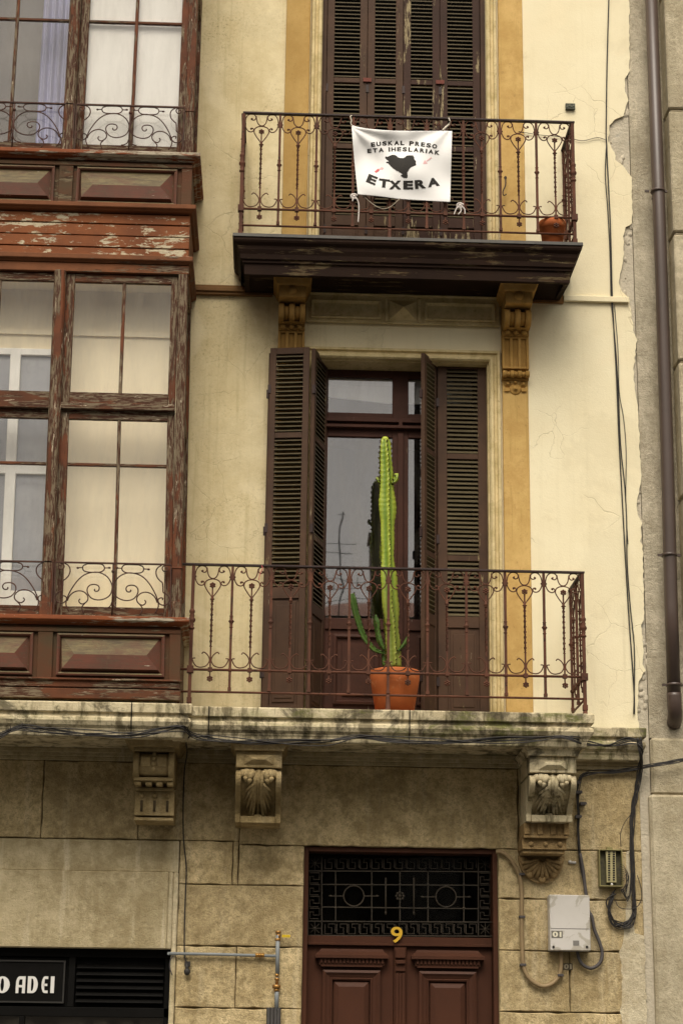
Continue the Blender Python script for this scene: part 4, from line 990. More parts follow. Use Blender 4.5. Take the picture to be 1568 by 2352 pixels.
r = .0048
def bar(pts, rr=r, n=4): b.tube([G2(*q) for q in pts], rr, n)
for q in ([(58, 75), (58, 698)], [(1485, 75), (1485, 698)], [(165, 75), (165, 695)], [(1377, 75), (1377, 700)], [(58, 190), (1485, 197)], [(58, 580), (1485, 588)], [(165, 295), (1375, 302)], [(165, 470), (1375, 484)], [(55, 690), (1488, 697)]): bar(q, .0055)
for x in (272, 552, 770, 987, 1265): bar([(x, 190), (x, 582)], .0055)
for x in (272, 552, 770, 987, 1265):
    for y in (297, 476): b.ball(G2(x, y), .011, .008, .011, 8, 4)
for cx, cy in ((413, 385), (1127, 392)):
    b.tube([G2(cx + 79 * cos(t * pi / 12), cy + 79 * sin(t * pi / 12)) for t in range(24)], .006, 5, closed=True)
    for s_ in (-1, 1):
        bar([(cx + s_ * 79, cy), (cx + s_ * 175, cy)]); b.ball(G2(cx + s_ * 180, cy), .016, .007, .008, 8, 4); b.ball(G2(cx, cy + s_ * 82), .012, .008, .010, 8, 4)
for x in (660, 878): bar([(x, 255), (x, 520)], .007, 5); b.ball(G2(x, 515), .009, .008, .018, 8, 4); b.ball(G2(x, 255), .009, .008, .014, 8, 4)
for k in range(8): a = k * pi / 4; b.ball(G2(770 + 28 * cos(a), 385 + 28 * sin(a)), .011, .008, .011, 7, 4)
b.ball(G2(770, 385), .014, .012, .014, 8, 4)
def key(x0, y0, w, h, vert=False, sg=1):
    pts = [(0, .12), (0, .88), (.62, .88), (.62, .40), (.32, .40), (.32, .12), (.95, .12), (.95, .80)]
    q = [(x0 + a * w, y0 + c * h) for a, c in pts] if not vert else [(x0 + c * h, y0 + a * w) for a, c in pts]
    bar(q, .004)
for i in range(13): key(190 + i * 91, 590, 84, 100); key(190 + i * 91, 85, 84, 100)
for i in range(4):
    key(62, 205 + i * 92, 84, 96, True); key(1382, 208 + i * 92, 84, 96, True)
for cx, cy in ((111, 635), (1431, 642), (111, 130), (1431, 135)):
    for k in range(4): a = k * pi / 4 + .0; bar([(cx - 48 * cos(a), cy - 50 * sin(a)), (cx + 48 * cos(a), cy + 50 * sin(a))], .003)
    b.ball(G2(cx, cy), .011, .008, .011, 8, 4)
b.build('transom_grille', IRON_O, DOOR)
b = MB(); b.box(gx0, gx1, EY + .05, EY + .054, zR1, DZ - .036); b.build('transom_pane', GLD, DOOR)
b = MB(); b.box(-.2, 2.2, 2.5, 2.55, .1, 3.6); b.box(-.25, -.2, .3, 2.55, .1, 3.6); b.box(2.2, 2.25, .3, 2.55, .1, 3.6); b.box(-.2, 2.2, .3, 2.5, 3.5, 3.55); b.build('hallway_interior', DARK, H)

def text_mesh(txt, size, bold=0.0, extrude=0.0, shear=0):
    cu = bpy.data.curves.new('t', 'FONT'); cu.body = txt; cu.size = size; cu.offset = bold; cu.extrude = extrude; cu.shear = shear; cu.resolution_u = 6
    cu.align_x = 'CENTER'; cu.align_y = 'CENTER'
    ob = bpy.data.objects.new('t', cu); scene.collection.objects.link(ob)
    dg = bpy.context.evaluated_depsgraph_get(); dg.update()
    me = bpy.data.meshes.new_from_object(ob.evaluated_get(dg))
    vs_ = [tuple(v.co) for v in me.vertices]; fs = [list(p.vertices) for p in me.polygons]
    bpy.data.objects.remove(ob); bpy.data.curves.remove(cu); bpy.data.meshes.remove(me)
    if vs_:
        xs = [v[0] for v in vs_]; ys = [v[1] for v in vs_]; cx_, cy_ = (min(xs) + max(xs)) / 2, (min(ys) + max(ys)) / 2
        vs_ = [(v[0] - cx_, v[1] - cy_, v[2]) for v in vs_]
    return vs_, fs
def fit(vs_, w=None, h=None):
    xs = [v[0] for v in vs_]; ys = [v[1] for v in vs_]; sx = w / (max(xs) - min(xs)) if w else 1; sy = h / (max(ys) - min(ys)) if h else 1
    return [(v[0] * sx, v[1] * sy, v[2]) for v in vs_]
b = MB(); v_, f_ = text_mesh('9', 1, .012, .006); v_ = fit(v_, .088, .118); c = D2(745, 686, EY - .045)
b.add([(c.x + x, c.y - z, c.z + y) for x, y, z in v_], f_); b.build('house_number', GOLD, DOOR)

# =================================================================== SHOP FRONT under the bay
b = MB()
zf0, zf1 = 1.875, 2.352
b.box(-5.2, -.702, .05, .12, 2.29, zf1); b.box(-5.2, -.702, .05, .12, 1.86, 1.93); b.box(-1.455, -1.405, .05, .12, 1.93, 2.29); b.box(-.742, -.702, .05, .12, .1, 2.29)
b.box(-5.2, -1.455, .08, .12, 1.93, 2.29); b.box(-1.405, -.742, .11, .12, 1.93, 2.29); b.box(-1.80, -1.76, .05, .12, .1, 1.86); b.box(-5.2, -.742, .05, .12, .1, .55)
SHOP = b.build('shop_front', BLACK, H, bevel=.004)
b = MB()
for i in range(6):
    z = 1.965 + i * .049; b.add([(-1.395, .055, z), (-.752, .055, z), (-.752, .058, z + .008), (-1.395, .058, z + .008), (-1.395, .10, z + .03), (-.752, .10, z + .03), (-.752, .10, z + .036), (-1.395, .10, z + .036)],
        [(0, 1, 2, 3), (4, 5, 1, 0), (3, 2, 6, 7), (7, 6, 5, 4), (0, 3, 7, 4), (1, 5, 6, 2)])
b.build('vent_louvres', BLACK, SHOP)
b = MB(); b.box(-5.2, -.742, .085, .09, .55, 1.86); b.build('shop_pane', GL, SHOP)
b = MB(); b.box(-5, -.3, 2.5, 2.55, .1, 3.4); b.box(-5, -.3, .3, 2.5, 3.3, 3.35); b.box(-5.05, -5, .3, 2.5, .1, 3.35); b.box(-.35, -.3, .3, 2.5, .1, 3.35); b.build('shop_interior', DARK, H)
S_ = empty('shop_sign', (-1.9, .07, 1.94), 'black sign board with white capital letters at the lower left shop', 'sign')
b = MB(); b.box(-2.9, -1.478, .045, .079, 1.955, 2.262); b.build('sign_board', BLACK, S_, bevel=.004)
b = MB(); b.sweep([(-2.9, 1.955), (-2.9, 2.262), (-1.478, 2.262), (-1.478, 1.955)], [(0, -.046), (0, -.036), (-.012, -.036), (-.012, -.046)], XZ, closed=True); b.build('sign_edge', mottle('dark_grey_edge', (.035, .033, .03), (.03, .028, .026), 5, None, 60, .4, 0), S_)
def glyph(ch): # rounded heavy capitals of the sign, drawn in a unit box
    def arc(cx, cy, rx, ry, a0, a1, n=10): return [(cx + rx * cos(R(a0 + (a1 - a0) * i / n)), cy + ry * sin(R(a0 + (a1 - a0) * i / n))) for i in range(n + 1)]
    if ch == 'O': return [arc(.5, .5, .5, .5, -90, 90), ] and [arc(.5, .5, .5, .5, 90, 270) + [(.5, .08)] + arc(.5, .5, .12, .38, 270, 90), arc(.5, .5, .5, .5, 90, -90) + [(.5, .08)] + arc(.5, .5, .12, .38, -90, 90)]
    if ch == 'A': return [[(.0, 0), (.0, .6)] + arc(.4, .6, .4, .4, 180, 90) + [(.5, 1), (.5, .82), (.42, .82)] + arc(.42, .62, .12, .2, 90, 180) + [(.30, 0)], [(.5, 1), (1, 1), (1, 0), (.68, 0), (.68, .82), (.5, .82)], [(.30, .34), (.68, .34), (.68, .48), (.30, .48)]]
    if ch == 'D': return [[(0, 0), (.34, 0), (.34, 1), (0, 1)], [(.34, 1)] + arc(.5, .5, .5, .5, 90, -90) + [(.34, 0), (.34, .14)] + arc(.45, .5, .14, .36, -90, 90) + [(.34, .86)]]
    if ch == 'E': return [arc(.5, .5, .5, .5, 90, 270) + [(.5, .14)] + arc(.5, .5, .06, .34, 270, 90), [(.5, 1), (1, 1), (1, .84), (.5, .84)], [(.5, .16), (1, .16), (1, 0), (.5, 0)], [(.3, .42), (.9, .42), (.9, .56), (.3, .56)]]
    if ch == 'I': return [[(0, 0), (1, 0), (1, 1), (0, 1)]]
b = MB()
def sgn(cx0, cx1, ch):      # crop pixels of the lettering
    p0 = P(cx0 * .4, 1725 + .4 * 1390, .045); p1 = P(cx1 * .4, 1725 + .4 * 1294, .045)
    for pl in glyph(ch): b.prism([(p0.x + a * (p1.x - p0.x), p0.z + c * (p1.z - p0.z)) for a, c in pl], XZ, -.044, -.038)
for a, c, ch in ((-30, 61, 'O'), (91, 150, 'A'), (158, 222, 'D'), (238, 280, 'E'), (290, 316, 'I')): sgn(a, c, ch)
b.build('lettering', LETTER, S_)

# =================================================================== NEIGHBOURING HOUSE
NB = empty('neighbouring_house', (3.6, 0, 0), 'grey beige rusticated stone house along the right edge', 'house')
b = MB(); b.box(2.93, 3.30, -.006, .3, 4.0, 12.5); b.build('rendered_strip', NREND, NB)
b = MB(); zs = [P(1530, y, -.05).z for y in (5, 272, 553, 852, 1150)]; step = (zs[0] - zs[4]) / 4
for i in range(-3, 9):
    z1 = zs[0] - step * i; z0 = z1 - step
    if z0 < 3.9: continue
    b.box(3.222, 6.4, -.23, .0, z0 + .014, z1 - .014); b.box(3.235, 6.4, -.21, .01, z1 - .016, z1 + .016)
b.build('rusticated_blocks', NSTONE, NB, bevel=.012)
b = MB(); b.box(2.905, 6.4, -.055, .3, 0, 3.56); b.box(3.30, 6.4, .0, .3, 3.56, 12.5); b.build('plinth_stone', NSTONE, NB, bevel=.02)
b = MB(); b.box(2.93, 3.3, -.03, .3, 3.56, 4.0)
b.build('ledge', NSTONE, NB, bevel=.02)
T = empty('downpipe', (3.12, -.12, 4.0), 'brown metal downpipe running down the joint of the two houses', 'drainpipe')
b = MB(); dpx = 3.105; dpy = -.15
b.tube([(dpx + .02, dpy, 12), (dpx + .02, dpy, 8), (dpx + .012, dpy, 6.2), (dpx, dpy, 5.0), (dpx - .003, dpy, 4.33)], .052, 16); b.build('pipe', DPIPE, T)
b = MB(); b.tube(smooth([(dpx - .003, dpy, 4.33), (dpx, dpy + .008, 4.23), (dpx + .01, dpy + .05, 4.165), (dpx + .02, dpy + .15, 4.12)], 4), .056, 16); b.build('shoe', DPIPE, T)
for y in (440, 1275, 1573):
    z = P(1525, y, dpy).z; b = MB(); b.lathe([(.053, -.012), (.062, -.010), (.062, .010), (.053, .012)], (dpx + (.015 if z > 6 else 0), dpy, z), 16)
    for s_ in (-1, 1): b.box(dpx + s_ * .075 - .018, dpx + s_ * .075 + .018, dpy - .01, dpy + .012, z - .008, z + .008)
    b.box(dpx - .01, dpx + .01, dpy + .05, .0, z - .006, z + .006)
    b.build('pipe_clamp', DPIPE, T)

# =================================================================== THINGS ON THE BALCONIES
def cactus_stem(mb, pts, rs, ribs=5, depth=.42, wave=.05, rot=0.0, spines=None, wl=30):
    pts = smooth(pts, max(4, int(sum((Vector(pts[i + 1]) - Vector(pts[i])).length for i in range(len(pts) - 1)) / .0115 / (len(pts) - 1)))); N = len(pts); n = ribs * 4
    Rr = []
    for i in range(N):
        f = i / (N - 1) * (len(rs) - 1); a = int(min(f, len(rs) - 2)); Rr.append(rs[a] * (1 - (f - a)) + rs[a + 1] * (f - a))
    # rings
    k0 = len(mb.v); L = 0
    for i, p in enumerate(pts):
        t = (pts[min(i + 1, N - 1)] - pts[max(i - 1, 0)]).normalized(); u = Vector((0, 1, 0)); u = (u - t * u.dot(t)).normalized(); q = t.cross(u)
        if i: L += (p - pts[i - 1]).length
        for k in range(n):
            a = 2 * pi * k / n + rot; ph = (k % 4) / 4.0
            r = Rr[i] * (1 - depth * (.5 - .5 * cos(2 * pi * (ph if ph <= .5 else 1 - ph) * 1)) ) if False else Rr[i] * (1 - depth * (0, .62, 1, .62)[k % 4])
            r *= 1 + (.055 * sin(L * 155 + (k // 4) * 1.7) + .13 * sin(L * 9.3 + (k // 4) * 2.1) + .07 * sin(L * 23 + k)) * (1 if k % 4 == 0 else .5)
            v = p + (u * cos(a) + q * sin(a)) * r; mb.v.append(tuple(v))
            if spines is not None and k % 4 == 0 and sin(L * 155 + (k // 4) * 1.7) > .45:
                d = (u * cos(a) + q * sin(a)); 
                spines.ball(p + d * (r + .0005), .0055, n=5, m_=3)
                for e_ in (-1, 1): spines.tube([p + d * r, p + d * (r + .010) + t * .006 * e_], [.0016, .0004], 3)
    for i in range(N - 1):
        for k in range(n):
            l = (k + 1) % n; mb.f.append([k0 + i * n + k, k0 + i * n + l, k0 + (i + 1) * n + l, k0 + (i + 1) * n + k]); mb.smooth.append(True)
    mb.f.append([k0 + k for k in range(n)][::-1]); mb.smooth.append(True); mb.f.append([k0 + (N - 1) * n + k for k in range(n)]); mb.smooth.append(True)
CY = -.36
CA = empty('potted_cactus', (XX(906, CY, 1600), CY, 4.06), 'tall green columnar cactus in an orange clay pot behind the lower railing', 'cactus')
px_ = XX(906, CY, 1600)
def pot(mb, c, r1, r0, h, rim=.0, rimh=.05, n=32):
    mb.lathe([(r0 * .9, 0), (r0, .004), (r1 - rim, h - rimh), (r1, h - rimh + .002), (r1 + .004, h - .01), (r1, h), (r1 - .014, h), (r1 - .02, h - .04), (.001, h - .05)], c, n)
b = MB(); pot(b, (px_, CY, 4.068), .186, .140, .345, .0, .07); b.build('pot', TERRA, CA)
b = MB()
b.lathe([(.165, 0), (.0, .012)], (px_, CY, 4.068 + .308), 16)
for i in range(60): a = random.uniform(0, 6.28); q = random.uniform(.03, .16); b.ball((px_ + q * cos(a), CY + q * sin(a), 4.068 + .322 + random.uniform(0, .02)), random.uniform(.006, .014), n=5, m_=3)
b.build('soil', mottle('dry_soil', (.16, .09, .05), (.26, .17, .10), 40, None, 60, .95, .3), CA)
sp = MB()
b = MB(); C3 = lambda pts, Y=CY: [P(x, y, Y + (dy if False else 0)) for x, y in pts]
rs_main = [.060, .066, .068, .064, .060, .062, .066, .062, .058, .060, .050, .036]
cactus_stem(b, C3([(903, 1532), (899, 1450), (893, 1370), (889, 1290), (888, 1210), (887, 1140), (886, 1080), (884, 1035), (884, 1010)]), rs_main, 5, .45, .05, R(196), sp, 42)
b.ball(P(884, 1010, CY), .030, .030, .026)
cactus_stem(b, C3([(898, 1108), (904, 1106), (909, 1098), (910, 1088)], CY - .02), [.012, .020, .024, .016], 5, .4, .04, 0, sp, 60)
cactus_stem(b, C3([(874, 1108), (868, 1104), (865, 1096)], CY - .02), [.010, .014, .008], 5, .4, .04, 0, sp, 60)
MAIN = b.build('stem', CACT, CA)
b = MB()
cactus_stem(b, C3([(884, 1500), (862, 1493), (847, 1478), (832, 1455), (819, 1415), (812, 1382), (808, 1364)], CY - .04), [.016, .022, .026, .030, .032, .034, .024], 4, .5, .06, .6, sp, 50)
cactus_stem(b, C3([(882, 1492), (872, 1472), (867, 1450), (865, 1430), (861, 1413)], CY - .06), [.014, .024, .020, .028, .016], 5, .45, .06, .2, sp, 50)
cactus_stem(b, C3([(914, 1496), (922, 1487), (931, 1474), (937, 1458)], CY - .03), [.008, .012, .014, .006], 4, .4, .06, .2, sp, 60)
cactus_stem(b, C3([(882, 1530), (880, 1505), (879, 1490)], CY - .02), [.014, .014, .010], 5, .3, .02, 0)
b.build('side_arms', CACT2, CA)
sp.build('spines', SPINE, CA)
def saucer(cx, cy, z, r, label):
    b = MB(); b.lathe([(r * .8, 0), (r * .82, .002), (r, .03), (r - .006, .033), (r - .02, .008), (.001, .007)], (cx, cy, z), 28)
    tag(b.build('saucer', TERRA, None, origin=(cx, cy, z)), label, 'saucer', 'clay saucers on the lower balcony')
saucer(px_, CY, 4.053, .19, 'clay saucer under the cactus pot')
saucer(XX(803, -.38, 1620), -.38, 4.053, .155, 'empty clay saucer left of the cactus pot')
qx = 2.19
PT = empty('flowerpot', (qx, -.42, 7.855), 'small clay flowerpot with a green sprig in the right corner of the upper balcony', 'flowerpot')
b = MB(); pot(b, (qx, -.42, 7.855), .108, .075, .275, .010, .07, 24); b.build('pot', TERRA, PT)
b = MB(); b.lathe([(.09, 0), (.0, .004)], (qx, -.42, 8.095), 12); b.build('soil', mottle('dark_soil', (.06, .04, .025), (.09, .06, .04), 30, None, 60, .95, .3), PT)
b = MB()
for i in range(9):
    a = random.uniform(0, 6.28); L_ = random.uniform(.03, .055); c = Vector((qx - .02, -.44, 8.10)); d = Vector((cos(a), sin(a), 1.3)).normalized(); s_ = Vector((-sin(a), cos(a), 0)) * .008
    b.add([c, c + d * L_ * .5 + s_, c + d * L_, c + d * L_ * .5 - s_, c + d * L_ * .5 + Vector((0, 0, -.003))], [(0, 1, 4), (1, 2, 4), (2, 3, 4), (3, 0, 4)])
b.build('sprig', mottle('sprig_green', (.07, .20, .02), (.05, .15, .02), 30, None, 60, .6, .1), PT)

# ---- banner
BYN = -.556
def fold(x, y):
    """cloth relief at drawing point (0..1, 0..1)"""
    d1 = math.hypot(x, y); a1 = math.atan2(y, x + 1e-6)
    f = .010 * sin(a1 * 9.0) * math.exp(-d1 * 1.4) * min(1, d1 * 4)
    d2 = math.hypot(1 - x, y); a2 = math.atan2(y, 1 - x + 1e-6); f += .009 * sin(a2 * 8.0 + 1) * math.exp(-d2 * 1.6) * min(1, d2 * 4)
    f += .010 * sin(x * 5 + y * 7 + .6) + .006 * sin(x * 11 - y * 9) * y + .004 * sin(x * 23 + y * 6) * (1 - y)
    return f * 1.5
BC = lambda x, y: (790 + .168 * x, 250.9 + .168 * y)
def bpt(cx, cy, lift=0):
    u = (cx - 110) / 1350.; v = (cy - 250) / 980.; px, py = BC(cx, cy)
    return P(px, py, BYN - fold(min(1, max(0, u)), min(1, max(0, v))) - lift * 1.1)
BN = empty('protest_banner', tuple(P(920, 290, BYN)), 'white cloth banner with black slogan and heart-like map tied to the upper railing', 'banner')
b = MB(); NU, NV = 140, 100
topc = smooth([(100, 215, 0), (200, 245, 0), (350, 270, 0), (640, 292, 0), (900, 297, 0), (1200, 297, 0), (1350, 296, 0), (1475, 300, 0)], 8)
botc = smooth([(188, 1165, 0), (460, 1190, 0), (760, 1228, 0), (1100, 1250, 0), (1447, 1270, 0)], 8)
def along(c, u):
    k = u * (len(c) - 1); a = int(min(k, len(c) - 2)); return c[a].lerp(c[a + 1], k - a)
for j in range(NV + 1):
    for i in range(NU + 1):
        u, v = i / NU, j / NV; q = along(topc, u).lerp(along(botc, u), v)
        b.v.append(tuple(bpt(q.x - 6 * sin(v * pi) * (1 - u), q.y)))
for j in range(NV):
    for i in range(NU): k = j * (NU + 1) + i; b.f.append([k, k + 1, k + NU + 2, k + NU + 1]); b.smooth.append(True)
cl = b.build('cloth', CLOTH, BN); so = cl.modifiers.new('s', 'SOLIDIFY'); so.thickness = .0015; so.offset = 1
def letters(mb, txt, path, h, wl, bold, rot=True):
    """path: function t->(x,y,angle) in drawing px; pitch follows the letter widths"""
    ww = [wl * {'I': .34, 'X': 1.12, 'L': .86, ' ': .55, 'A': 1.1, 'O': 1.05, 'K': 1.05, 'E': .9}.get(ch, 1) for ch in txt]
    gap = wl * .20; tot = sum(ww) + gap * (len(txt) - 1) - ww[0] / 2 - ww[-1] / 2; cur = -ww[0] / 2
    for i, ch in enumerate(txt):
        t = (cur + ww[i] / 2) / tot; cur += ww[i] + gap
        if ch == ' ': continue
        x, y, a = path(t if rot else i / (len(txt) - 1)); v_, f_ = text_mesh(ch, 1, bold, 0)
        v_ = fit(v_, ww[i], h)
        me = bmesh.new(); vv = [me.verts.new((q[0], q[1], 0)) for q in v_]
        for f in f_:
            try: me.faces.new([vv[k] for k in f])
            except ValueError: pass
        bmesh.ops.triangulate(me, faces=me.faces[:]); bmesh.ops.subdivide_edges(me, edges=[e for e in me.edges if e.calc_length() > 16], cuts=2); bmesh.ops.triangulate(me, faces=me.faces[:])
        me.verts.index_update()
        vs3 = [bpt(x + q.co.x * cos(a) + q.co.y * sin(a), y + q.co.x * sin(a) - q.co.y * cos(a), .003) for q in me.verts]
        mb.add(vs3, [[q.index for q in f.verts] for f in me.faces]); me.free()
b = MB()
def path1(t): x = 395 + t * 840; u = t - .42; return (x, 460 + 125 * u * u + 8 * (t - .5) * (1 if t > .5 else .2), .30 * u)
def path2(t): x = 345 + t * 925; u = t - .42; return (x, 545 + 110 * u * u + 18 * (t - .5) * (1 if t > .5 else -.6), .22 * u)
letters(b, 'EUSKAL PRESO', path1, 59, 64, .045); letters(b, 'ETA IHESLARIAK', path2, 58, 62, .045)
b.build('small_slogan', INK, BN); b = MB()
et = [(380, 962, .38), (545, 1012, .12), (695, 1035, .0), (875, 1036, -.0), (1040, 1024, -.09), (1218, 998, -.15)]
letters(b, 'ETXERA', lambda t: et[round(t * 5)], 120, 150, .055, False)
b.build('slogan', INK, BN)
mapo = [(560,660),(565,645),(590,650),(610,640),(650,625),(700,628),(735,655),(780,668),(820,660),(870,632),(930,630),(955,655),(962,685),(980,715),(975,735),(982,755),(960,775),(905,800),(880,835),(862,880),(868,920),(850,942),(820,935),(790,925),(772,905),(800,890),(770,870),(740,850),(700,830),(660,800),(625,770),(600,740),(575,735),(580,720),(605,715),(590,690),(570,680)]
mp_ = smooth([(x, y, 0) for x, y in mapo], 3, True); mp_ = [Vector((q.x + random.uniform(-3, 3), q.y + random.uniform(-3, 3), 0)) for q in mp_]
bm = bmesh.new(); vv = [bm.verts.new(q) for q in mp_]; bm.faces.new(vv); bmesh.ops.triangulate(bm, faces=bm.faces[:])
bmesh.ops.subdivide_edges(bm, edges=[e for e in bm.edges if e.calc_length() > 25], cuts=3); bmesh.ops.triangulate(bm, faces=bm.faces[:]); bmesh.ops.subdivide_edges(bm, edges=[e for e in bm.edges if e.calc_length() > 30], cuts=1); bmesh.ops.triangulate(bm, faces=bm.faces[:]); bm.verts.index_update()
b = MB(); b.add([bpt(v.co.x, v.co.y, .003) for v in bm.verts], [[q.index for q in f.verts] for f in bm.faces]); bm.free()
b.build('map_print', INK, BN)
b = MB(); 
def poly2(mb, pts): mb.add([bpt(x, y, .003) for x, y in pts], [list(range(len(pts)))])
poly2(b, [(1185, 655), (1200, 665), (1130, 715), (1120, 705)]); poly2(b, [(1075, 748), (1100, 692), (1140, 742)]); poly2(b, [(475, 810), (505, 805), (512, 818), (480, 832)]); poly2(b, [(500, 790), (545, 802), (512, 830)])
b.build('pale_arrow_print', PINK, BN)
b = MB(); poly2(b, [(415, 850), (465, 812), (485, 835), (435, 872)]); b.build('red_arrow_print', RED, BN)
b = MB()
b.tube(smooth([bpt(105, 85), bpt(85, 105), bpt(100, 150), bpt(92, 195), bpt(110, 225)], 3), .005, 5)
b.tube(smooth([bpt(1425, 120, .02), bpt(1445, 160, .03), bpt(1440, 200), bpt(1380, 255), bpt(1345, 292)], 3), [.005] * 6 + [.009] * 7, 5)
b.build('corner_ties', mottle('tie_cloth', (.66, .60, .50), (.6, .55, .45), 9, None, 60, .9, .1), BN)
def string(name, pts, rr, mat, label, cat, Y, k=4, n=5, group=None):
    q = smooth([P(x, y, Y) if len((x, y)) == 2 else None for x, y in pts], k); b = MB(); b.tube(q, rr, n)
    return tag(b.build(name, mat, None, origin=q[0]), label, cat, group)
CRD = mottle('cord_fibre', (.38, .33, .25), (.3, .26, .2), 20, None, 60, .9, .1)
string('cord', [(832, 447), (845, 460), (862, 473), (880, 480), (898, 474), (918, 456)], .0038, CRD, 'thin cord hanging in a loop under the banner', 'cord', -.55)
RIB = mottle('ribbon_cloth', (.70, .64, .60), (.5, .45, .42), 25, None, 60, .9, .1)
def ribbon(px, py, tails, label):
    b = MB(); c = P(px, py, -.545)
    b.tube([c + Vector((.026 * cos(a), .0, .020 * sin(a) )) for a in [i * .7 for i in range(9)]], .008, 5); b.ball(c, .014, .012, .012)
    for tl in tails: b.tube(smooth([P(x, y, -.548) for x, y in tl], 3), .0062, 4)
    tag(b.build('ribbon', RIB, None, origin=c), label, 'ribbon', 'cloth ribbons knotted on the upper railing')
ribbon(813, 451, [[(815, 452), (822, 462), (824, 480), (822, 510)], [(812, 450), (809, 462)]], 'torn pinkish ribbon hanging below the left corner of the banner')
ribbon(1056, 472, [[(1056, 472), (1048, 478), (1042, 492)], [(1056, 472), (1058, 484), (1052, 492)], [(1058, 472), (1066, 480), (1067, 491)]], 'pale ribbon bow right of the lower banner corner')
string('thread', [(601, 1299), (603, 1306), (598, 1316), (594, 1332)], .003, RED, 'red thread tied to the lower handrail', 'thread', -.62)

# =================================================================== CABLES, BOXES AND PIPES ON THE WALL
def cable(pts, rr, mat, label, cat='cable', name='cable', group=None, extra=0, spread=.01, k=4, parent=None):
    """pts of (px,py,Y); extra strands wander round the first"""
    base = smooth([P(x, y, Y) for x, y, Y in pts], k); b = MB(); b.tube(base, rr, 6)
    for e in range(extra):
        ph = random.uniform(0, 6.28); am = random.uniform(.4, 1) * spread; fr_ = random.uniform(.25, .6)
        b.tube([q + Vector((am * .6 * sin(ph + i * fr_), -abs(am * .5 * cos(ph + i * fr_ * .8)) , am * sin(ph * 2 + i * fr_ * .7))) for i, q in enumerate(base)], rr * random.uniform(.55, .95), 5)
    if parent: return b.build(name, mat, parent)
    return tag(b.build(name, mat, None, origin=base[0]), label, cat, group)
cable([(x, y, -.03) for x, y in ((1397,-40),(1397,0),(1393,150),(1391,300),(1392,330),(1395,400),(1400,500),(1403,600),(1405,680),(1409,760),(1415,870),(1420,1000),(1428,1150),(1435,1280),(1442,1400),(1449,1500),(1455,1590),(1456,1640))], .0052, CABLE, 'long black cable hanging down the cream wall from the top')
cable([(x, y, -.03) for x, y in ((1392,326),(1389,400),(1394,470),(1399,560),(1401,620),(1403,690),(1412,790),(1419,900),(1424,1020),(1434,1120),(1438,1200),(1439,1290),(1446,1390),(1455,1480),(1456,1560),(1454,1640))], .0045, CABLE, 'second thinner black cable hanging beside the long one on the cream wall')
cable([(x, y, -.03) for x, y in ((1410,700),(1418,800),(1421,900),(1431,960),(1437,1040),(1436,1150),(1441,1250)) ], .003, CABLE, 'thin loose cable between the two hanging cables halfway down')
cable([(1190,302,-.03),(1240,310,-.03),(1283,314,-.03),(1313,319,-.03),(1340,323,-.03),(1370,316,-.03),(1392,322,-.03)], .003, CABLE, 'thin wire crossing the wall behind the right end of the upper railing', 'wire', 'wire')
fy, fb = -.745, -.845
cable([(-30,1695,fb),(0,1690,fb),(45,1670,fb),(100,1675,fb),(200,1685,fb),(300,1690,fb),(370,1680,fb),(420,1672,fb),(442,1688,fy),(480,1694,fy),(540,1702,fy),(600,1706,fy),(680,1707,fy),(760,1703,fy),(830,1690,fy),(900,1697,fy),(980,1704,fy),(1060,1706,fy),(1140,1702,fy),(1220,1697,fy),(1290,1690,fy),(1330,1700,-.70),(1350,1708,-.25),(1400,1714,-.20),(1440,1703,-.20),(1468,1704,-.20)], .0055, CABLE, 'bundle of black cables sagging along the stone cornice', 'cables', 'cable_bundle', None, 6, .030, 4)
cable([(25,1668,fb-.01),(28,1676,fb-.01),(48,1672,fb-.01),(52,1660,fb-.01)], .004, CABLE, 'small twisted wire tie on the cable bundle at far left', 'wire', 'wire')
cable([(436,1690,-.74),(428,1705,-.6),(430,1730,-.3),(424,1770,-.06),(421,1850,-.04),(422,1930,-.04),(428,1990,-.04),(426,2060,-.04),(424,2120,-.04),(424,2190,-.04),(430,2215,-.04)], .0055, CABLE, 'black cable dropping down the stone wall left of the door')
b = MB(); c = P(430, 2232, -.05); b.ball(c, .024, .02, .026, 12, 8); b.tube([c, c + Vector((-.005, .0, .06))], .012, 8); b.box(c.x - .02, c.x + .02, -.05, -.012, c.z + .04, c.z + .075)
tag(b.build('cable_gland', CABLE, None, origin=c), 'small round black fitting at the end of the cable left of the door', 'fitting')
cable([(1466,1700,-.20),(1470,1730,-.19),(1470,1760,-.08),(1462,1800,-.05),(1455,1835,-.04),(1451,1880,-.04),(1450,1950,-.04),(1452,2030,-.04),(1456,2075,-.04),(1452,2108,-.04),(1438,2124,-.04),(1420,2124,-.04),(1405,2112,-.04),(1397,2092,-.04),(1398,2072,-.04),(1408,2050,-.04)], .0062, CABLE, 'thick bunch of black cables looping below the open junction box', 'cables', 'cable_bundle', None, 8, .034)
cable([(1570,1744,-.10),(1540,1750,-.10),(1480,1762,-.08),(1420,1772,-.05),(1370,1774,-.05),(1342,1778,-.05),(1329,1795,-.05),(1325,1830,-.05),(1327,1880,-.04),(1328,1930,-.04),(1333,1985,-.04),(1340,2030,-.04),(1347,2060,-.03)], .006, CABLE, 'black cable bundle coming in from the right and down beside the carved bracket', 'cables', 'cable_bundle', None, 5, .020)
cable([(1331,1960,-.05),(1338,2000,-.05),(1345,2055,-.05),(1350,2090,-.03),(1358,2105,-.05),(1364,2135,-.05),(1376,2165,-.05),(1382,2190,-.05),(1376,2212,-.05),(1357,2224,-.05),(1338,2216,-.05),(1328,2200,-.05),(1325,2185,-.05)], .013, CABLE_G, 'grey hose curving behind and under the meter box', 'hose', 'hose')
b = MB()
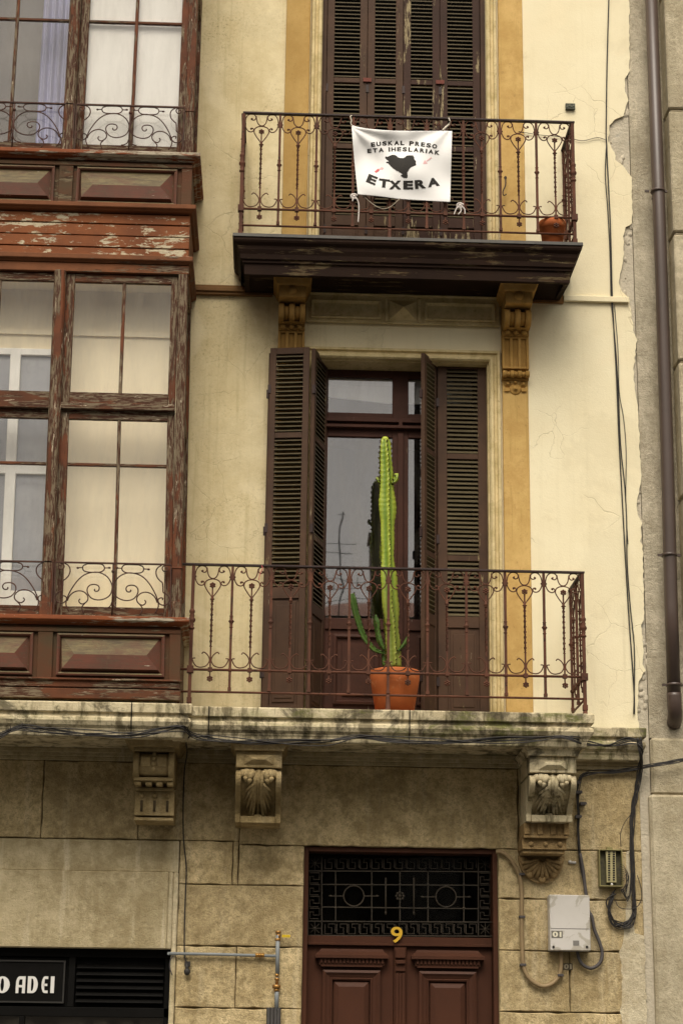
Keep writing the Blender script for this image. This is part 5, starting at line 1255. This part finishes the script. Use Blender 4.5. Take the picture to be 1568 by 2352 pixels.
for i in range(9):
    dx = random.uniform(-4, 4)
    pts = [(1420+dx,1985+i*5,-.09),(1432,1990+i*4,-.10),(1440+dx,2010+dx,-.09),(1436,2030+i*3,-.08),(1428+dx,2045,-.08),(1444,2060+dx,-.06),(1452,1990-i*12,-.05),(1450+dx,1920,-.05)]
    b.tube(smooth([P(*q) for q in pts], 4), .0022, 4)
tag(b.build('wire_tangle', CABLE, None, origin=P(1436, 2010, -.09)), 'tangle of thin wires spilling from the open junction box', 'wires')
cable([(1425,1945,-.05),(1424,1915,-.05),(1433,1890,-.05),(1448,1870,-.05)], .0025, CABLE, 'thin curved wire rising above the open junction box', 'wire', 'wire')
cable([(1412,2068,-.05),(1420,2083,-.06),(1440,2088,-.06),(1460,2084,-.06),(1472,2065,-.06),(1470,2035,-.05),(1462,2010,-.05)], .0032, CABLE, 'loose black wire loop round the lower cable bunch', 'wire', 'wire')
# clips on the cable by the bracket
b = MB()
for x, y in ((1322, 1798), (1327, 1820), (1337, 1846), (1326, 1876)): c = P(x, y, -.05); b.box(c.x - .02, c.x + .02, -.075, -.012, c.z - .011, c.z + .011); b.lathe([(.012, 0), (.012, .02)], (c.x + .016, -.06, c.z), 8, 'y')
tag(b.build('cable_clips', CABLE_G, None, origin=P(1330, 1840, -.05)), 'grey clips on the cables beside the carved bracket', 'clips')
c = P(1308, 1980, -.02); b = MB(); b.ball(c, .016, .02, .013); b.tube([c + Vector((.012, 0, -.004)), c + Vector((.045, 0, -.004))], .010, 6)
tag(b.build('wall_clip', PLAST, None, origin=c), 'small white clip on the wall beside the carved shell', 'clip')
# tan conduit
cd = [(1138,1956),(1150,1957),(1165,1966),(1182,1990),(1193,2015),(1197,2050),(1197,2120),(1199,2190),(1202,2222),(1215,2248),(1240,2264),(1262,2262),(1280,2246),(1287,2225),(1288,2185)]
CN = empty('conduit', tuple(P(1197, 2100, -.04)), 'tan plastic conduit bending in a U from the door corner to the meter box', 'conduit')
cable([(x, y, -.045) for x, y in cd], .0165, TAN, None, name='tube', parent=CN, k=5)
b = MB()
for x, y in ((1197, 2008), (1198, 2106), (1200, 2216), (1286, 2240)): c = P(x, y, -.045); b.box(c.x - .022, c.x + .022, -.066, -.012, c.z - .009, c.z + .009)
b.build('clamps', CABLE_G, CN, bevel=.002)
# meter box
MBX = empty('meter_box', tuple(P(1308, 2120, -.06)), 'grey white plastic meter box with stencilled digits right of the door', 'meter box')
p0, p1 = P(1263, 2183, -.13), P(1353, 2056, -.13)
def M_box():
    g = G('stained_box_plastic', .45, 0, .4); n = g.noise(7, 5, .6, .6); col = g.mix(g.st(g.noise(2, 4), .4, .6), (.60, .57, .535), (.55, .52, .48))
    col = g.mix(g.ma('MULTIPLY', g.st(n, .56, .60), .55), col, (.30, .265, .19)); return g.out(col, n, .05, .002)
b = MB(); b.box(p0.x, p1.x, -.13, -.012, p0.z, p1.z); b.build('case', M_box(), MBX, bevel=.006)
hz = P(1300, 2133, -.13).z
b = MB(); b.box(p0.x + .004, p1.x - .004, -.1315, -.13, hz - .0015, hz + .0015); b.build('seam', CABLE_G, MBX)
b = MB()
for x in (1270, 1347): c = P(x, 2175, -.13); b.lathe([(.010, 0), (.010, .004), (.006, .005), (0, .003)], (c.x, -.13, c.z), 10, 'y')
b.build('screw', INK, MBX)
c = P(1322, 2166, -.13); b = MB(); b.box(c.x - .023, c.x + .023, -.1318, -.13, c.z - .018, c.z + .018); b.build('label_square', mottle('grey_label', (.22, .21, .19), (.19, .18, .165), 9, None, 60, .6, 0), MBX)
c0 = P(1278, 2146, -.13); b = MB(); b.box(c0.x - .042, c0.x + .042, -.1318, -.13, c0.z - .026, c0.z + .026); b.build('stencil_ground', mottle('stencil_grey', (.16, .15, .13), (.13, .12, .10), 9, None, 60, .6, 0), MBX)
b = MB(); v_, f_ = text_mesh('01', .1, .004, .0); v_ = fit(v_, .066, .040); b.add([(c0.x + x, -.1335, c0.z + y) for x, y, z in v_], f_); b.build('digits', mottle('stencil_cream', (.72, .68, .55), (.68, .64, .5), 9, None, 60, .6, 0), MBX)
c0 = P(1303, 2220, -.02); N1 = empty('stencilled_number', tuple(c0), 'faded stencilled number on the stone under the meter box', 'wall number')
b = MB(); b.box(c0.x - .036, c0.x + .036, -.0165, -.012, c0.z - .024, c0.z + .024); b.build('dark_ground', mottle('stencil_dark', (.07, .055, .035), (.09, .07, .045), 20, None, 60, .9, .1), N1)
b = MB(); b.add([(c0.x + x * .85, -.0185, c0.z + y * .9) for x, y, z in v_], f_); b.build('digits', mottle('stencil_dull', (.36, .31, .22), (.30, .25, .17), 20, None, 60, .9, 0), N1)
# open junction box
JB = empty('junction_box', tuple(P(1402, 1990, -.05)), 'open khaki junction box with two rows of terminals near the right edge', 'junction box')
def C4(x, y, Y=-.07): return P(1223 + .18 * x, 1913 + .18 * y, Y)
a0, a1 = C4(848, 685), C4(1135, 215)
b = MB(); b.box(a0.x, a1.x, -.035, -.012, a0.z, a1.z); b.sweep([(a0.x, a0.z), (a0.x, a1.z), (a1.x, a1.z), (a1.x, a0.z)], [(0, .035), (0, .085), (-.008, .085), (-.008, .035)], XZ, closed=True)
b.box((a0.x + a1.x) / 2 - .022, (a0.x + a1.x) / 2 + .022, -.05, -.012, a1.z, a1.z + .022); b.build('case', KHAKI, JB, bevel=.002)
b = MB(); b.box(a0.x + .009, a1.x - .009, -.040, -.036, a0.z + .009, a1.z - .009); b.build('back_plate', mottle('dark_olive', (.10, .09, .045), (.05, .045, .03), 30, None, 60, .8, .1), JB)
b = MB(); e0, e1 = C4(940, 630), C4(1052, 230); b.box(e0.x, e1.x, -.072, -.041, e0.z, e1.z); b.build('terminal_strip', mottle('cream_strip', (.42, .37, .20), (.34, .30, .15), 20, None, 60, .5, 0), JB)
b = MB()
for x in (970, 1030):
    b = MB()
    for i in range(13): c = C4(x, 245 + i * 29.5); b.box(c.x - .008, c.x + .008, -.0755, -.072, c.z - .0052, c.z + .0052)
    b.build('terminal_row', INK, JB)
c = C4(1004, 658, -.06); b = MB(); b.lathe([(.009, 0), (.009, .02), (0, .022)], (c.x, -.05, c.z), 10, 'y'); b.build('earth_screw', LETTER, JB)
# gas pipe
GP = empty('gas_pipe', tuple(P(637, 2196, -.04)), 'thin grey gas pipe with brass valves between shop and door', 'gas pipe')
gy = -.045
b = MB(); b.tube([P(388, 2190, gy), P(500, 2192, gy), P(634, 2196, gy)], .011, 10); b.tube([P(638, 2148, gy), P(637, 2236, gy)], .0155, 12); b.tube([P(637, 2236, gy), P(636, 2260, gy)], .009, 8); b.tube([P(636, 2262, gy), P(635, 2320, gy)], .0165, 12)
b.tube([P(388, 2190, gy), P(388, 2190, gy) + Vector((0, .06, 0))], .012, 8); b.build('tube', GREYP, GP)
b = MB()
def nut(x, y, r_, h): c = P(x, y, gy); b.lathe([(r_, -h / 2), (r_, h / 2)], tuple(c), 6)
for a in ((639, 2141, .021, .02), (639, 2150, .017, .03), (638, 2158, .020, .018), (636, 2240, .014, .02), (636, 2249, .017, .018), (636, 2254, .012, .04), (635, 2266, .030, .026), (635, 2274, .022, .02)): nut(*a)
c = P(597, 2194, gy); b.lathe([(.012, -.035), (.018, -.03), (.014, -.012), (.019, 0), (.014, .012), (.018, .03), (.012, .035)], tuple(c), 8, 'x'); b.ball(c + Vector((0, -.022, 0)), .014)
b.build('valves', BRASS, GP)
c = P(657, 2150, gy - .02); b = MB(); b.box(c.x - .030, c.x + .030, c.y - .003, c.y + .003, c.z - .009, c.z + .009); b.build('valve_handle', YELLOW, GP)
b = MB()
for i in range(6): b.box(c.x - .022 + i * .008, c.x - .018 + i * .008, c.y - .0045, c.y - .0032, c.z - .003, c.z + .003)
b.build('handle_print', INK, GP)
b = MB(); c = P(629, 2314, gy)
for i, x in enumerate((-.038, -.012, .014, .036)): b.tube([(c.x + x, gy - .0, c.z), (c.x + x, gy, c.z - 1.2)], .017, 8)
b.build('pipe_guard', CABLE, GP)
cable([(398,2196,-.04),(392,2205,-.045),(390,2222,-.045),(396,2240,-.045)], .004, CABLE_G, 'small grey wire curl by the shop corner', 'wire', 'wire')
# plates, hooks, holes
c = P(1308, 247, -.02); b = MB(); b.box(c.x - .04, c.x + .04, -.045, -.018, c.z - .026, c.z + .026)
for i in range(4): b.ball((c.x - .028 + i * .019, -.047, c.z + random.uniform(-.01, .01)), .009, .006, .011, 6, 4)
tag(b.build('terminal_block', mottle('corroded_block', (.10, .105, .075), (.05, .05, .04), 40, (.25, .24, .2), 60, .8, .3), None, origin=c, bevel=.003), 'small corroded terminal block on the cream wall above the upper railing', 'block')
b = MB(); b.tube(smooth([P(1160, 405, -.04), P(1160, 425, -.06), P(1154, 440, -.07), P(1156, 449, -.07), P(1162, 446, -.06)], 3), .005, 6); b.ball(P(1160, 408, -.032), .012, .008, .014)
tag(b.build('wall_hook', IRON_D, None, origin=P(1160, 405, -.03)), 'rusty hook on the ochre pilaster behind the upper railing', 'hook')
b = MB(); c = P(628, 1408, -.06); b.tube(smooth([c, c + Vector((.02, -.05, -.005)), c + Vector((.035, -.06, -.015))], 3), .006, 6); tag(b.build('shutter_catch', IRON_D, None, origin=c), 'small iron catch sticking out of the left shutter', 'catch')

# =================================================================== OPPOSITE SIDE OF THE STREET (seen in the panes)
OB = empty('opposite_house', (1, -20, 0), 'plain house across the street mirrored in the window glass', 'house')
b = MB(); b.box(-14, 16, -30, -20, 0, 9.3); b.build('wall', OPP, OB)
b = MB(); b.prism([(-20 + .5, 9.3), (-20 + .5, 9.45), (-25, 11.0), (-30.5, 9.45), (-30.5, 9.3)], YZ, -14.4, 16.4); b.build('roof', TILE, OB)
for i in range(8):
    for j in range(2):
        b = MB(); x = -12 + i * 3.6; z = 4.2 + j * 3; b.box(x, x + 1.1, -20.02, -19.97, z - 1.1, z + .9); b.build('window', WHITE, OB)
        g2 = MB(); g2.box(x + .1, x + 1.0, -19.969, -19.96, z - 1.0, z + .8); g2.build('window_glass', GLD, OB)
TA = empty('roof_aerial', (1.25, -19.6, 9.4), 'thin television aerial on the roof across the street, mirrored in the pane', 'aerial')
b = MB(); b.tube([(1.25, -19.6, 9.3), (1.25, -19.6, 11.5)], .013, 5)
for z, l in ((11.45, .08), (10.9, .45), (10.7, .35), (10.2, .7), (10.05, .5), (9.8, .9)): b.tube([(1.25 - l, -19.6, z), (1.25 + l * .6, -19.6, z)], .008, 4)
for i in range(8): b.tube([(.7 + i * .14, -19.6, 10.05), (.7 + i * .14, -19.6, 10.30)], .008, 4)
b.build('mast', IRON_D, TA)
CH = MB(); CH.box(1.85, 2.25, -20.9, -20.2, 9.3, 11.2); CH.box(1.80, 2.30, -20.95, -20.15, 11.2, 11.3); CH.build('chimney', OPP, OB)
